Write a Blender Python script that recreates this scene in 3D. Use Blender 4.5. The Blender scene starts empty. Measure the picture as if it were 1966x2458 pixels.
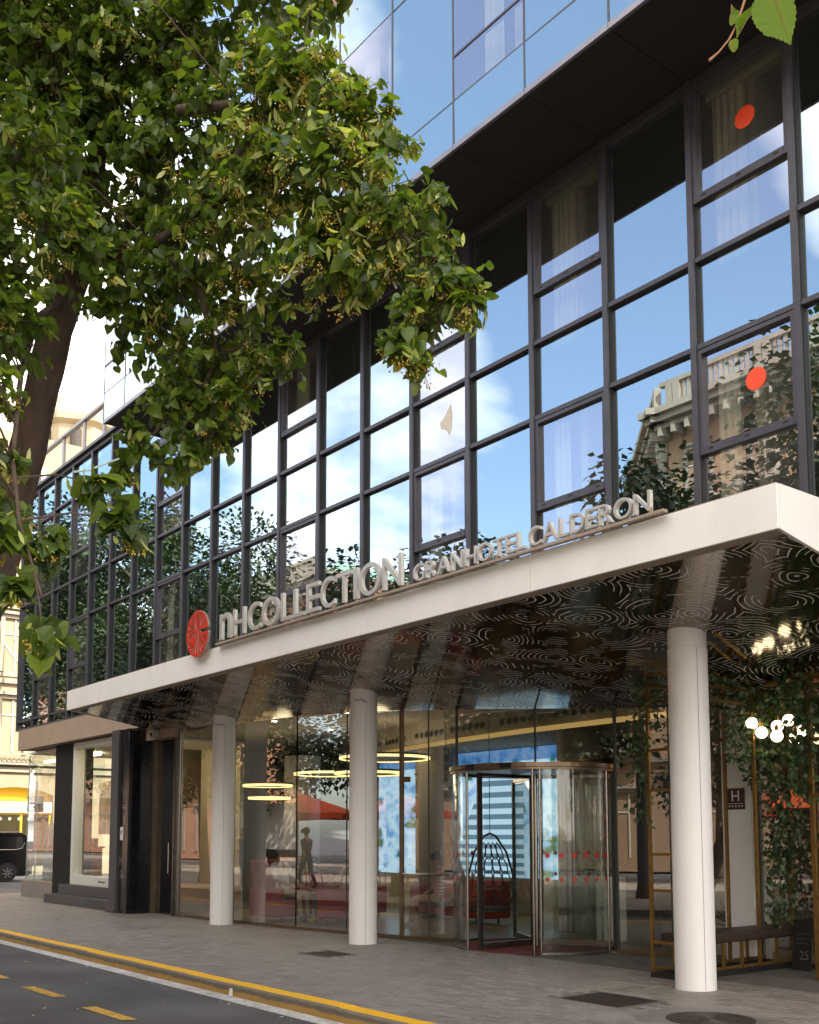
import bpy, bmesh, math, random
from mathutils import Vector, Matrix, Quaternion, noise as mnoise
random.seed(7)
R = math.radians
scene = bpy.context.scene
COL = scene.collection

# ------------------------------------------------------------------ camera
cam_d = bpy.data.cameras.new('camera')
cam = bpy.data.objects.new('camera', cam_d)
COL.objects.link(cam)
scene.camera = cam
cam_d.sensor_fit = 'HORIZONTAL'
cam_d.sensor_width = 36.0
cam_d.lens = 36.0 * 2528.4 / 1966.0
cam_d.shift_x = 37.8 / 1966.0
cam_d.shift_y = 538.3 / 1966.0
cam_d.clip_start = 0.05
cam_d.clip_end = 3000
YAW, PITCH = 0.658, math.atan(0.095)
cam.location = (0, 0, 1.55)
fwd = Vector((-math.cos(YAW) * math.cos(PITCH), math.sin(YAW) * math.cos(PITCH), math.sin(PITCH)))
cam.rotation_euler = fwd.to_track_quat('-Z', 'Y').to_euler()

# ------------------------------------------------------------------ light
SUN_AZ, SUN_EL = R(62), R(46)        # clockwise from +Y: the sun stands behind the hotel
world = bpy.data.worlds.new('World')
scene.world = world
world.use_nodes = True
wn, wl = world.node_tree.nodes, world.node_tree.links
wn.clear()
wout = wn.new('ShaderNodeOutputWorld'); wbg = wn.new('ShaderNodeBackground')
sky = wn.new('ShaderNodeTexSky'); sky.sky_type = 'NISHITA'; sky.sun_disc = False
sky.sun_elevation = SUN_EL; sky.sun_rotation = SUN_AZ
sky.air_density = 1.0; sky.dust_density = 2.0; sky.ozone_density = 1.0
tc = wn.new('ShaderNodeTexCoord')
sep = wn.new('ShaderNodeSeparateXYZ'); wl.new(tc.outputs['Generated'], sep.inputs[0])
zadd = wn.new('ShaderNodeMath'); zadd.operation = 'ADD'; zadd.inputs[1].default_value = 0.12
wl.new(sep.outputs['Z'], zadd.inputs[0])
zmax = wn.new('ShaderNodeMath'); zmax.operation = 'MAXIMUM'; zmax.inputs[1].default_value = 0.05
wl.new(zadd.outputs[0], zmax.inputs[0])
dx = wn.new('ShaderNodeMath'); dx.operation = 'DIVIDE'; wl.new(sep.outputs['X'], dx.inputs[0]); wl.new(zmax.outputs[0], dx.inputs[1])
dy = wn.new('ShaderNodeMath'); dy.operation = 'DIVIDE'; wl.new(sep.outputs['Y'], dy.inputs[0]); wl.new(zmax.outputs[0], dy.inputs[1])
cmb = wn.new('ShaderNodeCombineXYZ'); wl.new(dx.outputs[0], cmb.inputs[0]); wl.new(dy.outputs[0], cmb.inputs[1])
cmap = wn.new('ShaderNodeMapping'); cmap.inputs['Location'].default_value = (0.55, 0.2, 0.0)
wl.new(cmb.outputs[0], cmap.inputs['Vector'])
cno = wn.new('ShaderNodeTexNoise'); cno.inputs['Scale'].default_value = 0.85
cno.inputs['Detail'].default_value = 7; cno.inputs['Roughness'].default_value = 0.52; cno.inputs['Distortion'].default_value = 0.25
wl.new(cmap.outputs[0], cno.inputs['Vector'])
# broken cloud: thick down the street and overhead, with a clear window opposite the hotel
xs_ = wn.new('ShaderNodeMath'); xs_.operation = 'ADD'; xs_.inputs[1].default_value = 0.56; wl.new(sep.outputs['X'], xs_.inputs[0])
xa_ = wn.new('ShaderNodeMath'); xa_.operation = 'ABSOLUTE'; wl.new(xs_.outputs[0], xa_.inputs[0])
bi0 = wn.new('ShaderNodeMath'); bi0.operation = 'MULTIPLY_ADD'; bi0.inputs[1].default_value = 1.05; bi0.inputs[2].default_value = -0.155; wl.new(xa_.outputs[0], bi0.inputs[0])
bias = wn.new('ShaderNodeMath'); bias.operation = 'MINIMUM'; bias.inputs[1].default_value = 0.09; wl.new(bi0.outputs[0], bias.inputs[0])
csum = wn.new('ShaderNodeMath'); csum.operation = 'ADD'; wl.new(cno.outputs['Fac'], csum.inputs[0]); wl.new(bias.outputs[0], csum.inputs[1])
crp = wn.new('ShaderNodeValToRGB')
crp.color_ramp.elements[0].color = (0.025, 0.025, 0.025, 1)   # thin veil of haze
crp.color_ramp.elements[0].position = 0.47; crp.color_ramp.elements[1].position = 0.60
wl.new(csum.outputs[0], crp.inputs[0])
cmx = wn.new('ShaderNodeMixRGB'); cmx.inputs[2].default_value = (9.0, 8.4, 7.8, 1)
wl.new(crp.outputs[0], cmx.inputs[0]); wl.new(sky.outputs[0], cmx.inputs[1])
wl.new(cmx.outputs[0], wbg.inputs['Color'])
wbg.inputs['Strength'].default_value = 0.13
wl.new(wbg.outputs[0], wout.inputs['Surface'])

sun_d = bpy.data.lights.new('sun', 'SUN')
sun_d.energy = 2.9; sun_d.angle = R(0.5); sun_d.color = (1.0, 0.94, 0.85)
sun = bpy.data.objects.new('sun', sun_d); COL.objects.link(sun)
sun.location = (60, 60, 80)
to_sun = Vector((math.sin(SUN_AZ) * math.cos(SUN_EL), math.cos(SUN_AZ) * math.cos(SUN_EL), math.sin(SUN_EL)))
sun.rotation_euler = (-to_sun).to_track_quat('-Z', 'Y').to_euler()

vs = scene.view_settings
vs.view_transform = 'Standard'; vs.look = 'None'; vs.gamma = 1.0; vs.use_curve_mapping = False
vs.exposure = 1.84
scene.render.engine = 'CYCLES'
cy = scene.cycles
cy.use_denoising = True
cy.max_bounces = 7; cy.diffuse_bounces = 3; cy.glossy_bounces = 4; cy.transmission_bounces = 3
cy.transparent_max_bounces = 12
cy.sample_clamp_indirect = 6.0
cy.caustics_reflective = False; cy.caustics_refractive = False

# ------------------------------------------------------------------ helpers
MATS = {}
def nodes_of(name):
    m = bpy.data.materials.new(name); m.use_nodes = True
    nt = m.node_tree; nt.nodes.clear()
    out = nt.nodes.new('ShaderNodeOutputMaterial')
    return m, nt, nt.nodes, nt.links, out
def setin(n, key, val):
    if key in n.inputs: n.inputs[key].default_value = val
def mat(name, col, rough=0.5, metal=0.0, spec=0.5, var=0.0, vscale=3.0, bump=0.0, bscale=40.0, grime=0.0, gscale=0.8, emit=None, estr=1.0, sss=0.0, coat=0.0, rvar=0.0, stretch=(1, 1, 1)):
    """principled surface with noise colour variation, stains and fine relief in object space"""
    m, nt, N, L, out = nodes_of(name)
    b = N.new('ShaderNodeBsdfPrincipled'); L.new(b.outputs[0], out.inputs[0])
    setin(b, 'Roughness', rough); setin(b, 'Metallic', metal); setin(b, 'Specular IOR Level', spec); setin(b, 'Coat Weight', coat)
    c4 = (*col, 1)
    setin(b, 'Base Color', c4)
    tcn = N.new('ShaderNodeTexCoord'); mp = N.new('ShaderNodeMapping'); mp.inputs['Scale'].default_value = stretch
    L.new(tcn.outputs['Object'], mp.inputs[0])
    last = None
    if var > 0:
        n = N.new('ShaderNodeTexNoise'); n.inputs['Scale'].default_value = vscale; n.inputs['Detail'].default_value = 6
        L.new(mp.outputs[0], n.inputs['Vector'])
        mr = N.new('ShaderNodeMapRange'); mr.inputs[1].default_value = 0.3; mr.inputs[2].default_value = 0.7
        mr.inputs[3].default_value = 1 - var; mr.inputs[4].default_value = 1 + var
        L.new(n.outputs['Fac'], mr.inputs[0])
        mx = N.new('ShaderNodeMixRGB'); mx.blend_type = 'MULTIPLY'; mx.inputs[0].default_value = 1; mx.inputs[1].default_value = c4
        L.new(mr.outputs[0], mx.inputs[2]); last = mx.outputs[0]
        if rvar > 0:
            m2 = N.new('ShaderNodeMapRange'); m2.inputs[1].default_value = 0.3; m2.inputs[2].default_value = 0.7
            m2.inputs[3].default_value = max(0.02, rough - rvar); m2.inputs[4].default_value = min(1, rough + rvar)
            L.new(n.outputs['Fac'], m2.inputs[0]); L.new(m2.outputs[0], b.inputs['Roughness'])
    if grime > 0:
        g = N.new('ShaderNodeTexNoise'); g.inputs['Scale'].default_value = gscale; g.inputs['Detail'].default_value = 9; g.inputs['Roughness'].default_value = 0.65
        L.new(mp.outputs[0], g.inputs['Vector'])
        rp = N.new('ShaderNodeMapRange'); rp.inputs[1].default_value = 0.48; rp.inputs[2].default_value = 0.72; rp.inputs[3].default_value = 0; rp.inputs[4].default_value = grime
        L.new(g.outputs['Fac'], rp.inputs[0])
        mx2 = N.new('ShaderNodeMixRGB'); mx2.inputs[2].default_value = (col[0] * .45, col[1] * .40, col[2] * .34, 1)
        L.new(rp.outputs[0], mx2.inputs[0])
        if last: L.new(last, mx2.inputs[1])
        else: mx2.inputs[1].default_value = c4
        last = mx2.outputs[0]
    if last: L.new(last, b.inputs['Base Color'])
    if bump > 0:
        bn = N.new('ShaderNodeTexNoise'); bn.inputs['Scale'].default_value = bscale; bn.inputs['Detail'].default_value = 5
        L.new(mp.outputs[0], bn.inputs['Vector'])
        bp = N.new('ShaderNodeBump'); bp.inputs['Strength'].default_value = bump; bp.inputs['Distance'].default_value = 0.01
        L.new(bn.outputs['Fac'], bp.inputs['Height']); L.new(bp.outputs[0], b.inputs['Normal'])
    if emit:
        setin(b, 'Emission Color', (*emit, 1)); setin(b, 'Emission Strength', estr)
    MATS[name] = m
    return m
def glass(name, tint=(0.85, 0.95, 1.0), refl=0.5, rtint=(0.9, 0.95, 1.0), rough=0.0, body=None, bodyfac=0.0, wob=0.0):
    """coated window glass: mirror reflection that grows at grazing angles over a tinted see-through sheet"""
    m, nt, N, L, out = nodes_of(name)
    g = N.new('ShaderNodeBsdfGlossy'); g.inputs['Roughness'].default_value = rough; g.inputs['Color'].default_value = (*rtint, 1)
    t = N.new('ShaderNodeBsdfTransparent'); t.inputs['Color'].default_value = (*tint, 1)
    lw = N.new('ShaderNodeLayerWeight'); lw.inputs['Blend'].default_value = 0.5
    pw = N.new('ShaderNodeMath'); pw.operation = 'POWER'; pw.inputs[1].default_value = 4.0; L.new(lw.outputs['Facing'], pw.inputs[0])
    mr = N.new('ShaderNodeMapRange'); mr.inputs[3].default_value = refl; mr.inputs[4].default_value = 1.0
    L.new(pw.outputs[0], mr.inputs[0])
    under = t.outputs[0]
    if body:
        d = N.new('ShaderNodeBsdfDiffuse'); d.inputs['Color'].default_value = (*body, 1)
        mb = N.new('ShaderNodeMixShader'); mb.inputs[0].default_value = bodyfac
        L.new(t.outputs[0], mb.inputs[1]); L.new(d.outputs[0], mb.inputs[2]); under = mb.outputs[0]
    mx = N.new('ShaderNodeMixShader'); L.new(mr.outputs[0], mx.inputs[0])
    L.new(under, mx.inputs[1]); L.new(g.outputs[0], mx.inputs[2]); L.new(mx.outputs[0], out.inputs[0])
    if wob > 0:
        tcn = N.new('ShaderNodeTexCoord'); n = N.new('ShaderNodeTexNoise'); n.inputs['Scale'].default_value = 0.9; n.inputs['Detail'].default_value = 1
        L.new(tcn.outputs['Object'], n.inputs['Vector'])
        bp = N.new('ShaderNodeBump'); bp.inputs['Strength'].default_value = wob; bp.inputs['Distance'].default_value = 0.02
        L.new(n.outputs['Fac'], bp.inputs['Height']); L.new(bp.outputs[0], g.inputs['Normal'])
    MATS[name] = m
    return m
def emitter(name, col, strength):
    m, nt, N, L, out = nodes_of(name)
    e = N.new('ShaderNodeEmission'); e.inputs['Color'].default_value = (*col, 1); e.inputs['Strength'].default_value = strength
    L.new(e.outputs[0], out.inputs[0]); MATS[name] = m
    return m

class MB:
    def __init__(s): s.v = []; s.f = []; s.mi = []; s.cur = 0
    def _f(s, *idx): s.f.append(tuple(idx)); s.mi.append(s.cur)
    def box(s, x0, x1, y0, y1, z0, z1):
        b = len(s.v)
        for z in (z0, z1):
            for x, y in ((x0, y0), (x1, y0), (x1, y1), (x0, y1)): s.v.append((x, y, z))
        for q in ((0, 3, 2, 1), (4, 5, 6, 7), (0, 1, 5, 4), (1, 2, 6, 5), (2, 3, 7, 6), (3, 0, 4, 7)): s._f(*[b + i for i in q])
        return s
    def hexa(s, p):
        b = len(s.v); s.v += [tuple(q) for q in p]
        for q in ((0, 3, 2, 1), (4, 5, 6, 7), (0, 1, 5, 4), (1, 2, 6, 5), (2, 3, 7, 6), (3, 0, 4, 7)): s._f(*[b + i for i in q])
        return s
    def poly(s, pts):
        b = len(s.v); s.v += [tuple(p) for p in pts]; s._f(*range(b, b + len(pts))); return s
    def prism(s, pts, dvec):
        """polygon pts extruded by dvec"""
        b = len(s.v); n = len(pts); d = Vector(dvec)
        s.v += [tuple(p) for p in pts] + [tuple(Vector(p) + d) for p in pts]
        s._f(*[b + i for i in reversed(range(n))]); s._f(*[b + n + i for i in range(n)])
        for i in range(n): s._f(b + i, b + (i + 1) % n, b + n + (i + 1) % n, b + n + i)
        return s
    def tube(s, pts, r, seg=8, caps=True):
        pts = [Vector(p) for p in pts]; n = len(pts); rings = []
        rr = r if isinstance(r, (list, tuple)) else [r] * n
        up = Vector((0, 0, 1)); prev = None
        for i, p in enumerate(pts):
            t = (pts[min(i + 1, n - 1)] - pts[max(i - 1, 0)])
            t = t.normalized() if t.length > 1e-9 else Vector((0, 0, 1))
            if prev is None:
                a = t.cross(up)
                if a.length < 1e-3: a = t.cross(Vector((1, 0, 0)))
                a.normalize()
            else:
                a = prev - t * prev.dot(t)
                a = a.normalized() if a.length > 1e-6 else t.orthogonal().normalized()
            prev = a; bb = t.cross(a); base = len(s.v)
            for k in range(seg):
                an = 2 * math.pi * k / seg
                s.v.append(tuple(p + (a * math.cos(an) + bb * math.sin(an)) * rr[i]))
            rings.append(base)
        for i in range(n - 1):
            for k in range(seg):
                k2 = (k + 1) % seg
                s._f(rings[i] + k, rings[i] + k2, rings[i + 1] + k2, rings[i + 1] + k)
        if caps:
            s._f(*[rings[0] + k for k in reversed(range(seg))]); s._f(*[rings[-1] + k for k in range(seg)])
        return s
    def lathe(s, prof, c=(0, 0), seg=24, a0=0.0, a1=2 * math.pi, cap=True):
        full = abs(a1 - a0 - 2 * math.pi) < 1e-6
        m = seg if full else seg + 1; base = len(s.v)
        for (r, z) in prof:
            for k in range(m):
                an = a0 + (a1 - a0) * k / seg
                s.v.append((c[0] + r * math.cos(an), c[1] + r * math.sin(an), z))
        for i in range(len(prof) - 1):
            for k in range(seg):
                k2 = (k + 1) % m if full else k + 1
                s._f(base + i * m + k, base + i * m + k2, base + (i + 1) * m + k2, base + (i + 1) * m + k)
        if cap and full:
            s._f(*[base + k for k in reversed(range(m))]); s._f(*[base + (len(prof) - 1) * m + k for k in range(m)])
        return s
    def sphere(s, c, r, seg=12, rings=8):
        rx, ry, rz = r if isinstance(r, (tuple, list)) else (r, r, r)
        base = len(s.v); s.v.append((c[0], c[1], c[2] - rz))
        for i in range(1, rings):
            a = math.pi * i / rings
            for k in range(seg):
                b = 2 * math.pi * k / seg
                s.v.append((c[0] + rx * math.sin(a) * math.cos(b), c[1] + ry * math.sin(a) * math.sin(b), c[2] - rz * math.cos(a)))
        s.v.append((c[0], c[1], c[2] + rz)); top = len(s.v) - 1
        for k in range(seg): s._f(base, base + 1 + (k + 1) % seg, base + 1 + k)
        for i in range(rings - 2):
            for k in range(seg):
                a = base + 1 + i * seg; k2 = (k + 1) % seg
                s._f(a + k, a + k2, a + seg + k2, a + seg + k)
        a = base + 1 + (rings - 2) * seg
        for k in range(seg): s._f(a + k, a + (k + 1) % seg, top)
        return s
    def mesh(s, name, mats, smooth=False):
        me = bpy.data.meshes.new(name); me.from_pydata(s.v, [], s.f)
        for m in (mats if isinstance(mats, (list, tuple)) else [mats]): me.materials.append(m)
        if any(s.mi): me.polygons.foreach_set('material_index', s.mi)
        if smooth: me.polygons.foreach_set('use_smooth', [True] * len(me.polygons))
        me.update()
        return me
    def build(s, name, mats, parent=None, smooth=False, kind=None):
        return link(name, s.mesh(name, mats, smooth), parent, kind)
def link(name, me, parent=None, kind=None):
    o = bpy.data.objects.new(name, me); COL.objects.link(o)
    if parent: adopt(o, parent)
    if kind: o['kind'] = kind
    return o
def adopt(o, parent):
    o.parent = parent
    if parent.type == 'EMPTY' and parent.get('_w'):
        o.matrix_parent_inverse = Matrix.Translation(-Vector(parent.location))
def thing(name, label, cat, loc=(0, 0, 0), group=None, local=False):
    o = bpy.data.objects.new(name, None); COL.objects.link(o)
    o.empty_display_size = 0.2; o.location = loc
    o['label'] = label; o['category'] = cat
    if group: o['group'] = group
    if not local: o['_w'] = 1
    return o
def tag(o, label, cat, group=None):
    o['label'] = label; o['category'] = cat
    if group: o['group'] = group
    return o
def struct(o): o['kind'] = 'structure'; return o
def copy_tree(o, parent=None, loc=None, rz=None, label=None):
    c = o.copy(); COL.objects.link(c)
    if parent: c.parent = parent
    if loc is not None: c.location = loc
    if rz is not None: c.rotation_euler = (0, 0, rz)
    if label: c['label'] = label
    for ch in o.children: copy_tree(ch, c)
    return c
def bxo(name, x0, x1, y0, y1, z0, z1, m, parent=None):
    return MB().box(x0, x1, y0, y1, z0, z1).build(name, m, parent)
def smooth_angle(o, ang=40):
    me = o.data
    me.polygons.foreach_set('use_smooth', [True] * len(me.polygons))
    try: me.set_sharp_from_angle(angle=R(ang))
    except Exception: pass
    return o
def bevel(o, w, seg=2):
    md = o.modifiers.new('bevel', 'BEVEL'); md.width = w; md.segments = seg; md.limit_method = 'ANGLE'; md.angle_limit = R(40)
    return o
# ------------------------------------------------------------------ materials
m_asphalt = mat('asphalt', (0.088, 0.084, 0.086), 0.85, var=0.32, vscale=0.9, bump=0.9, bscale=160, grime=0.45, gscale=0.5)
m_white_paint = mat('road_white_paint', (0.55, 0.53, 0.5), 0.7, var=0.25, vscale=14, grime=0.7, gscale=3, bump=0.4, bscale=120)
m_yellow_paint = mat('kerb_yellow_paint', (0.72, 0.38, 0.015), 0.6, var=0.14, vscale=9, grime=0.3, gscale=6, bump=0.3, bscale=90)
m_dash = mat('road_yellow_paint', (0.60, 0.35, 0.04), 0.75, var=0.3, vscale=16, grime=0.8, gscale=7, bump=0.5, bscale=150)
m_stone = mat('kerb_granite', (0.17, 0.14, 0.11), 0.8, var=0.3, vscale=7, bump=0.6, bscale=60, grime=0.5, gscale=3)
m_paver = mat('paver_grey', (0.195, 0.173, 0.153), 0.55, var=0.20, vscale=1.1, bump=0.25, bscale=80, grime=0.35, gscale=1.1, rvar=0.12)
m_paver2 = mat('paver_grey_dark', (0.165, 0.146, 0.130), 0.5, var=0.20, vscale=1.1, bump=0.25, bscale=80, grime=0.35, gscale=1.1, rvar=0.12)
m_paver3 = mat('paver_grey_light', (0.22, 0.195, 0.174), 0.6, var=0.20, vscale=1.1, bump=0.25, bscale=80, grime=0.35, gscale=1.1, rvar=0.12)
m_bed = mat('paver_joint_sand', (0.105, 0.093, 0.082), 0.9, var=0.3, vscale=3)
m_promenade = mat('promenade_tile', (0.32, 0.27, 0.22), 0.8, var=0.2, vscale=1.5, grime=0.3)
m_iron = mat('cast_iron', (0.055, 0.045, 0.04), 0.55, metal=0.6, var=0.3, vscale=20, bump=0.5, bscale=60)
m_mullion = mat('dark_grey_aluminium', (0.070, 0.066, 0.078), 0.42, metal=0.25, var=0.12, vscale=5, grime=0.2, gscale=2)
m_gasket = mat('black_gasket', (0.012, 0.012, 0.014), 0.6)
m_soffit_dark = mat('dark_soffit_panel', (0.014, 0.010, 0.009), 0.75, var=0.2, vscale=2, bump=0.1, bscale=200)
m_trim = mat('aluminium_edge_trim', (0.26, 0.24, 0.26), 0.4, metal=0.7, var=0.1)
m_beige = mat('beige_band_render', (0.36, 0.27, 0.195), 0.8, var=0.06, vscale=2, bump=0.15, bscale=150, grime=0.2, gscale=0.7)
m_fascia = mat('white_fascia_panel', (0.86, 0.84, 0.80), 0.45, var=0.03, vscale=1.2, grime=0.13, gscale=1.6, stretch=(1.3, 1, 0.4))
m_lip = mat('fascia_return_beige', (0.34, 0.27, 0.21), 0.6, var=0.08)
m_white = mat('white_render', (0.76, 0.74, 0.71), 0.55, var=0.03, vscale=2, bump=0.08, bscale=70, grime=0.12, gscale=1.5)
m_column = mat('white_painted_column', (0.79, 0.765, 0.735), 0.6, var=0.03, vscale=3, bump=0.15, bscale=90, grime=0.12, gscale=3.0, stretch=(1, 1, .5))
m_letter = mat('brushed_steel_letter', (0.66, 0.62, 0.56), 0.38, metal=0.55, var=0.1, vscale=30, stretch=(1, 1, 6))
m_red = mat('red_enamel', (0.62, 0.035, 0.012), 0.32, var=0.05, coat=0.3)
m_rededge = mat('red_emblem_edge', (0.38, 0.28, 0.24), 0.4, metal=0.5)
m_dot = mat('orange_red_sticker', (0.85, 0.07, 0.01), 0.45)
m_dotdark = mat('red_sticker', (0.55, 0.02, 0.02), 0.45)
m_chrome = mat('brushed_chrome', (0.27, 0.245, 0.215), 0.25, metal=1.0, var=0.08, vscale=20)
m_bronze = mat('bronze_frame', (0.20, 0.145, 0.095), 0.35, metal=0.8, var=0.12, vscale=6)
m_brass = mat('brass_frame', (0.25, 0.145, 0.04), 0.35, metal=0.75, var=0.15, vscale=8)
m_blackmetal = mat('black_metal', (0.012, 0.012, 0.013), 0.4, var=0.1)
m_leather = mat('dark_brown_leather', (0.035, 0.02, 0.014), 0.5, var=0.2, vscale=12, bump=0.3, bscale=50)
m_greystone = mat('dark_grey_stone', (0.05, 0.046, 0.047), 0.5, var=0.16, vscale=10, bump=0.15, bscale=90, grime=0.25, gscale=1.5)
m_plinth = mat('speckled_granite_plinth', (0.27, 0.235, 0.205), 0.65, var=0.3, vscale=45, grime=0.3, gscale=2)
m_curtain = mat('cream_curtain', (0.62, 0.57, 0.42), 0.9, var=0.06, vscale=8)
m_curtain_g = mat('pale_sheer_curtain', (0.66, 0.66, 0.60), 0.9, var=0.06, vscale=8)
m_room = mat('room_wall', (0.42, 0.36, 0.28), 0.9, var=0.05)
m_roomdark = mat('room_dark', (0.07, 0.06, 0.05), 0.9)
m_concrete = mat('concrete', (0.34, 0.32, 0.30), 0.85, var=0.15, grime=0.3)
m_spandrel_back = mat('spandrel_backing', (0.045, 0.06, 0.08), 0.7)
g_fixed = glass('coated_glass_teal', (0.30, 0.36, 0.36), 0.50, (0.84, 0.96, 0.98), body=(0.30, 0.33, 0.32), bodyfac=0.03, wob=0.02)
g_sash = glass('coated_glass_lilac', (0.85, 0.88, 0.80), 0.44, (0.93, 0.94, 1.0), body=(0.33, 0.33, 0.35), bodyfac=0.10, wob=0.016)
g_blue = glass('blue_spandrel_glass', (0.1, 0.14, 0.18), 0.47, (0.84, 0.97, 1.0), body=(0.07, 0.14, 0.18), bodyfac=0.9, wob=0.012)
g_lobby = glass('clear_lobby_glass', (0.86, 0.92, 0.88), 0.24, (1, 1, 1), wob=0.015)
g_shop = glass('shop_glass', (0.93, 0.97, 0.94), 0.10, (1, 1, 1))
g_door = glass('door_glass', (0.94, 0.97, 0.95), 0.04, (1, 1, 1))

def marble_mat():
    m, nt, N, L, out = nodes_of('black_veined_marble')
    b = N.new('ShaderNodeBsdfPrincipled'); L.new(b.outputs[0], out.inputs[0]); setin(b, 'Roughness', 0.16)
    t = N.new('ShaderNodeTexCoord'); mp = N.new('ShaderNodeMapping'); mp.inputs['Scale'].default_value = (2.2, 2.2, 0.8); mp.inputs['Rotation'].default_value = (0.3, 0.4, 0.2)
    L.new(t.outputs['Object'], mp.inputs[0])
    n1 = N.new('ShaderNodeTexNoise'); n1.inputs['Scale'].default_value = 1.6; n1.inputs['Detail'].default_value = 8; n1.inputs['Roughness'].default_value = 0.6
    L.new(mp.outputs[0], n1.inputs['Vector'])
    s = N.new('ShaderNodeMath'); s.operation = 'SUBTRACT'; s.inputs[1].default_value = 0.5; L.new(n1.outputs['Fac'], s.inputs[0])
    a = N.new('ShaderNodeMath'); a.operation = 'ABSOLUTE'; L.new(s.outputs[0], a.inputs[0])
    r = N.new('ShaderNodeMapRange'); r.inputs[1].default_value = 0.0; r.inputs[2].default_value = 0.012; r.inputs[3].default_value = 1; r.inputs[4].default_value = 0
    L.new(a.outputs[0], r.inputs[0])
    n2 = N.new('ShaderNodeTexNoise'); n2.inputs['Scale'].default_value = 1.2; L.new(mp.outputs[0], n2.inputs['Vector'])
    r2 = N.new('ShaderNodeMapRange'); r2.inputs[1].default_value = 0.5; r2.inputs[2].default_value = 0.66; L.new(n2.outputs['Fac'], r2.inputs[0])
    mu = N.new('ShaderNodeMath'); mu.operation = 'MULTIPLY'; L.new(r.outputs[0], mu.inputs[0]); L.new(r2.outputs[0], mu.inputs[1])
    mx = N.new('ShaderNodeMixRGB'); mx.inputs[1].default_value = (0.018, 0.018, 0.021, 1); mx.inputs[2].default_value = (0.55, 0.53, 0.5, 1)
    L.new(mu.outputs[0], mx.inputs[0]); L.new(mx.outputs[0], b.inputs['Base Color'])
    return m
m_marble = marble_mat()
m_blackstone = mat('black_polished_stone', (0.012, 0.012, 0.015), 0.1, var=0.3, vscale=6)

def kerb_face_mat():
    """granite kerb, yellow on its top and the foot of its face, worn bare in between"""
    m, nt, N, L, out = nodes_of('painted_kerb_stone')
    b = N.new('ShaderNodeBsdfPrincipled'); L.new(b.outputs[0], out.inputs[0]); setin(b, 'Roughness', 0.7)
    t = N.new('ShaderNodeTexCoord'); sp = N.new('ShaderNodeSeparateXYZ'); L.new(t.outputs['Object'], sp.inputs[0])
    n = N.new('ShaderNodeTexNoise'); n.inputs['Scale'].default_value = 7; n.inputs['Detail'].default_value = 8; n.inputs['Roughness'].default_value = 0.7
    L.new(t.outputs['Object'], n.inputs['Vector'])
    # height plus noise: below about 6 cm of the face, and the tread behind the arris, keep their paint
    nz = N.new('ShaderNodeMath'); nz.operation = 'MULTIPLY_ADD'; nz.inputs[1].default_value = 0.10; L.new(n.outputs['Fac'], nz.inputs[0]); L.new(sp.outputs['Z'], nz.inputs[2])
    low = N.new('ShaderNodeMapRange'); low.inputs[1].default_value = -0.02; low.inputs[2].default_value = 0.0; low.inputs[3].default_value = 1; low.inputs[4].default_value = 0
    L.new(nz.outputs[0], low.inputs[0])
    ny = N.new('ShaderNodeMath'); ny.operation = 'MULTIPLY_ADD'; ny.inputs[1].default_value = 0.03; L.new(n.outputs['Fac'], ny.inputs[0]); L.new(sp.outputs['Y'], ny.inputs[2])
    top = N.new('ShaderNodeMapRange'); top.inputs[1].default_value = 0.055; top.inputs[2].default_value = 0.062; L.new(ny.outputs[0], top.inputs[0])
    lo2 = N.new('ShaderNodeMath'); lo2.operation = 'MULTIPLY'; lo2.inputs[1].default_value = 0.42; L.new(low.outputs[0], lo2.inputs[0])
    mxm = N.new('ShaderNodeMath'); mxm.operation = 'MAXIMUM'; L.new(lo2.outputs[0], mxm.inputs[0]); L.new(top.outputs[0], mxm.inputs[1])
    w = N.new('ShaderNodeTexNoise'); w.inputs['Scale'].default_value = 28; w.inputs['Detail'].default_value = 6; L.new(t.outputs['Object'], w.inputs['Vector'])
    ww = N.new('ShaderNodeMapRange'); ww.inputs[1].default_value = 0.62; ww.inputs[2].default_value = 0.7; ww.inputs[3].default_value = 1; ww.inputs[4].default_value = 0.25; L.new(w.outputs['Fac'], ww.inputs[0])
    f = N.new('ShaderNodeMath'); f.operation = 'MULTIPLY'; L.new(mxm.outputs[0], f.inputs[0]); L.new(ww.outputs[0], f.inputs[1])
    st = N.new('ShaderNodeMixRGB'); st.inputs[1].default_value = (0.10, 0.08, 0.055, 1); st.inputs[2].default_value = (0.24, 0.20, 0.15, 1); L.new(w.outputs['Fac'], st.inputs[0])
    mx = N.new('ShaderNodeMixRGB'); mx.inputs[2].default_value = (0.80, 0.43, 0.004, 1); L.new(f.outputs[0], mx.inputs[0]); L.new(st.outputs[0], mx.inputs[1])
    L.new(mx.outputs[0], b.inputs['Base Color'])
    bp = N.new('ShaderNodeBump'); bp.inputs['Strength'].default_value = 0.5; bp.inputs['Distance'].default_value = 0.01; L.new(w.outputs['Fac'], bp.inputs['Height']); L.new(bp.outputs[0], b.inputs['Normal'])
    return m
m_kerb = kerb_face_mat()

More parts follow.
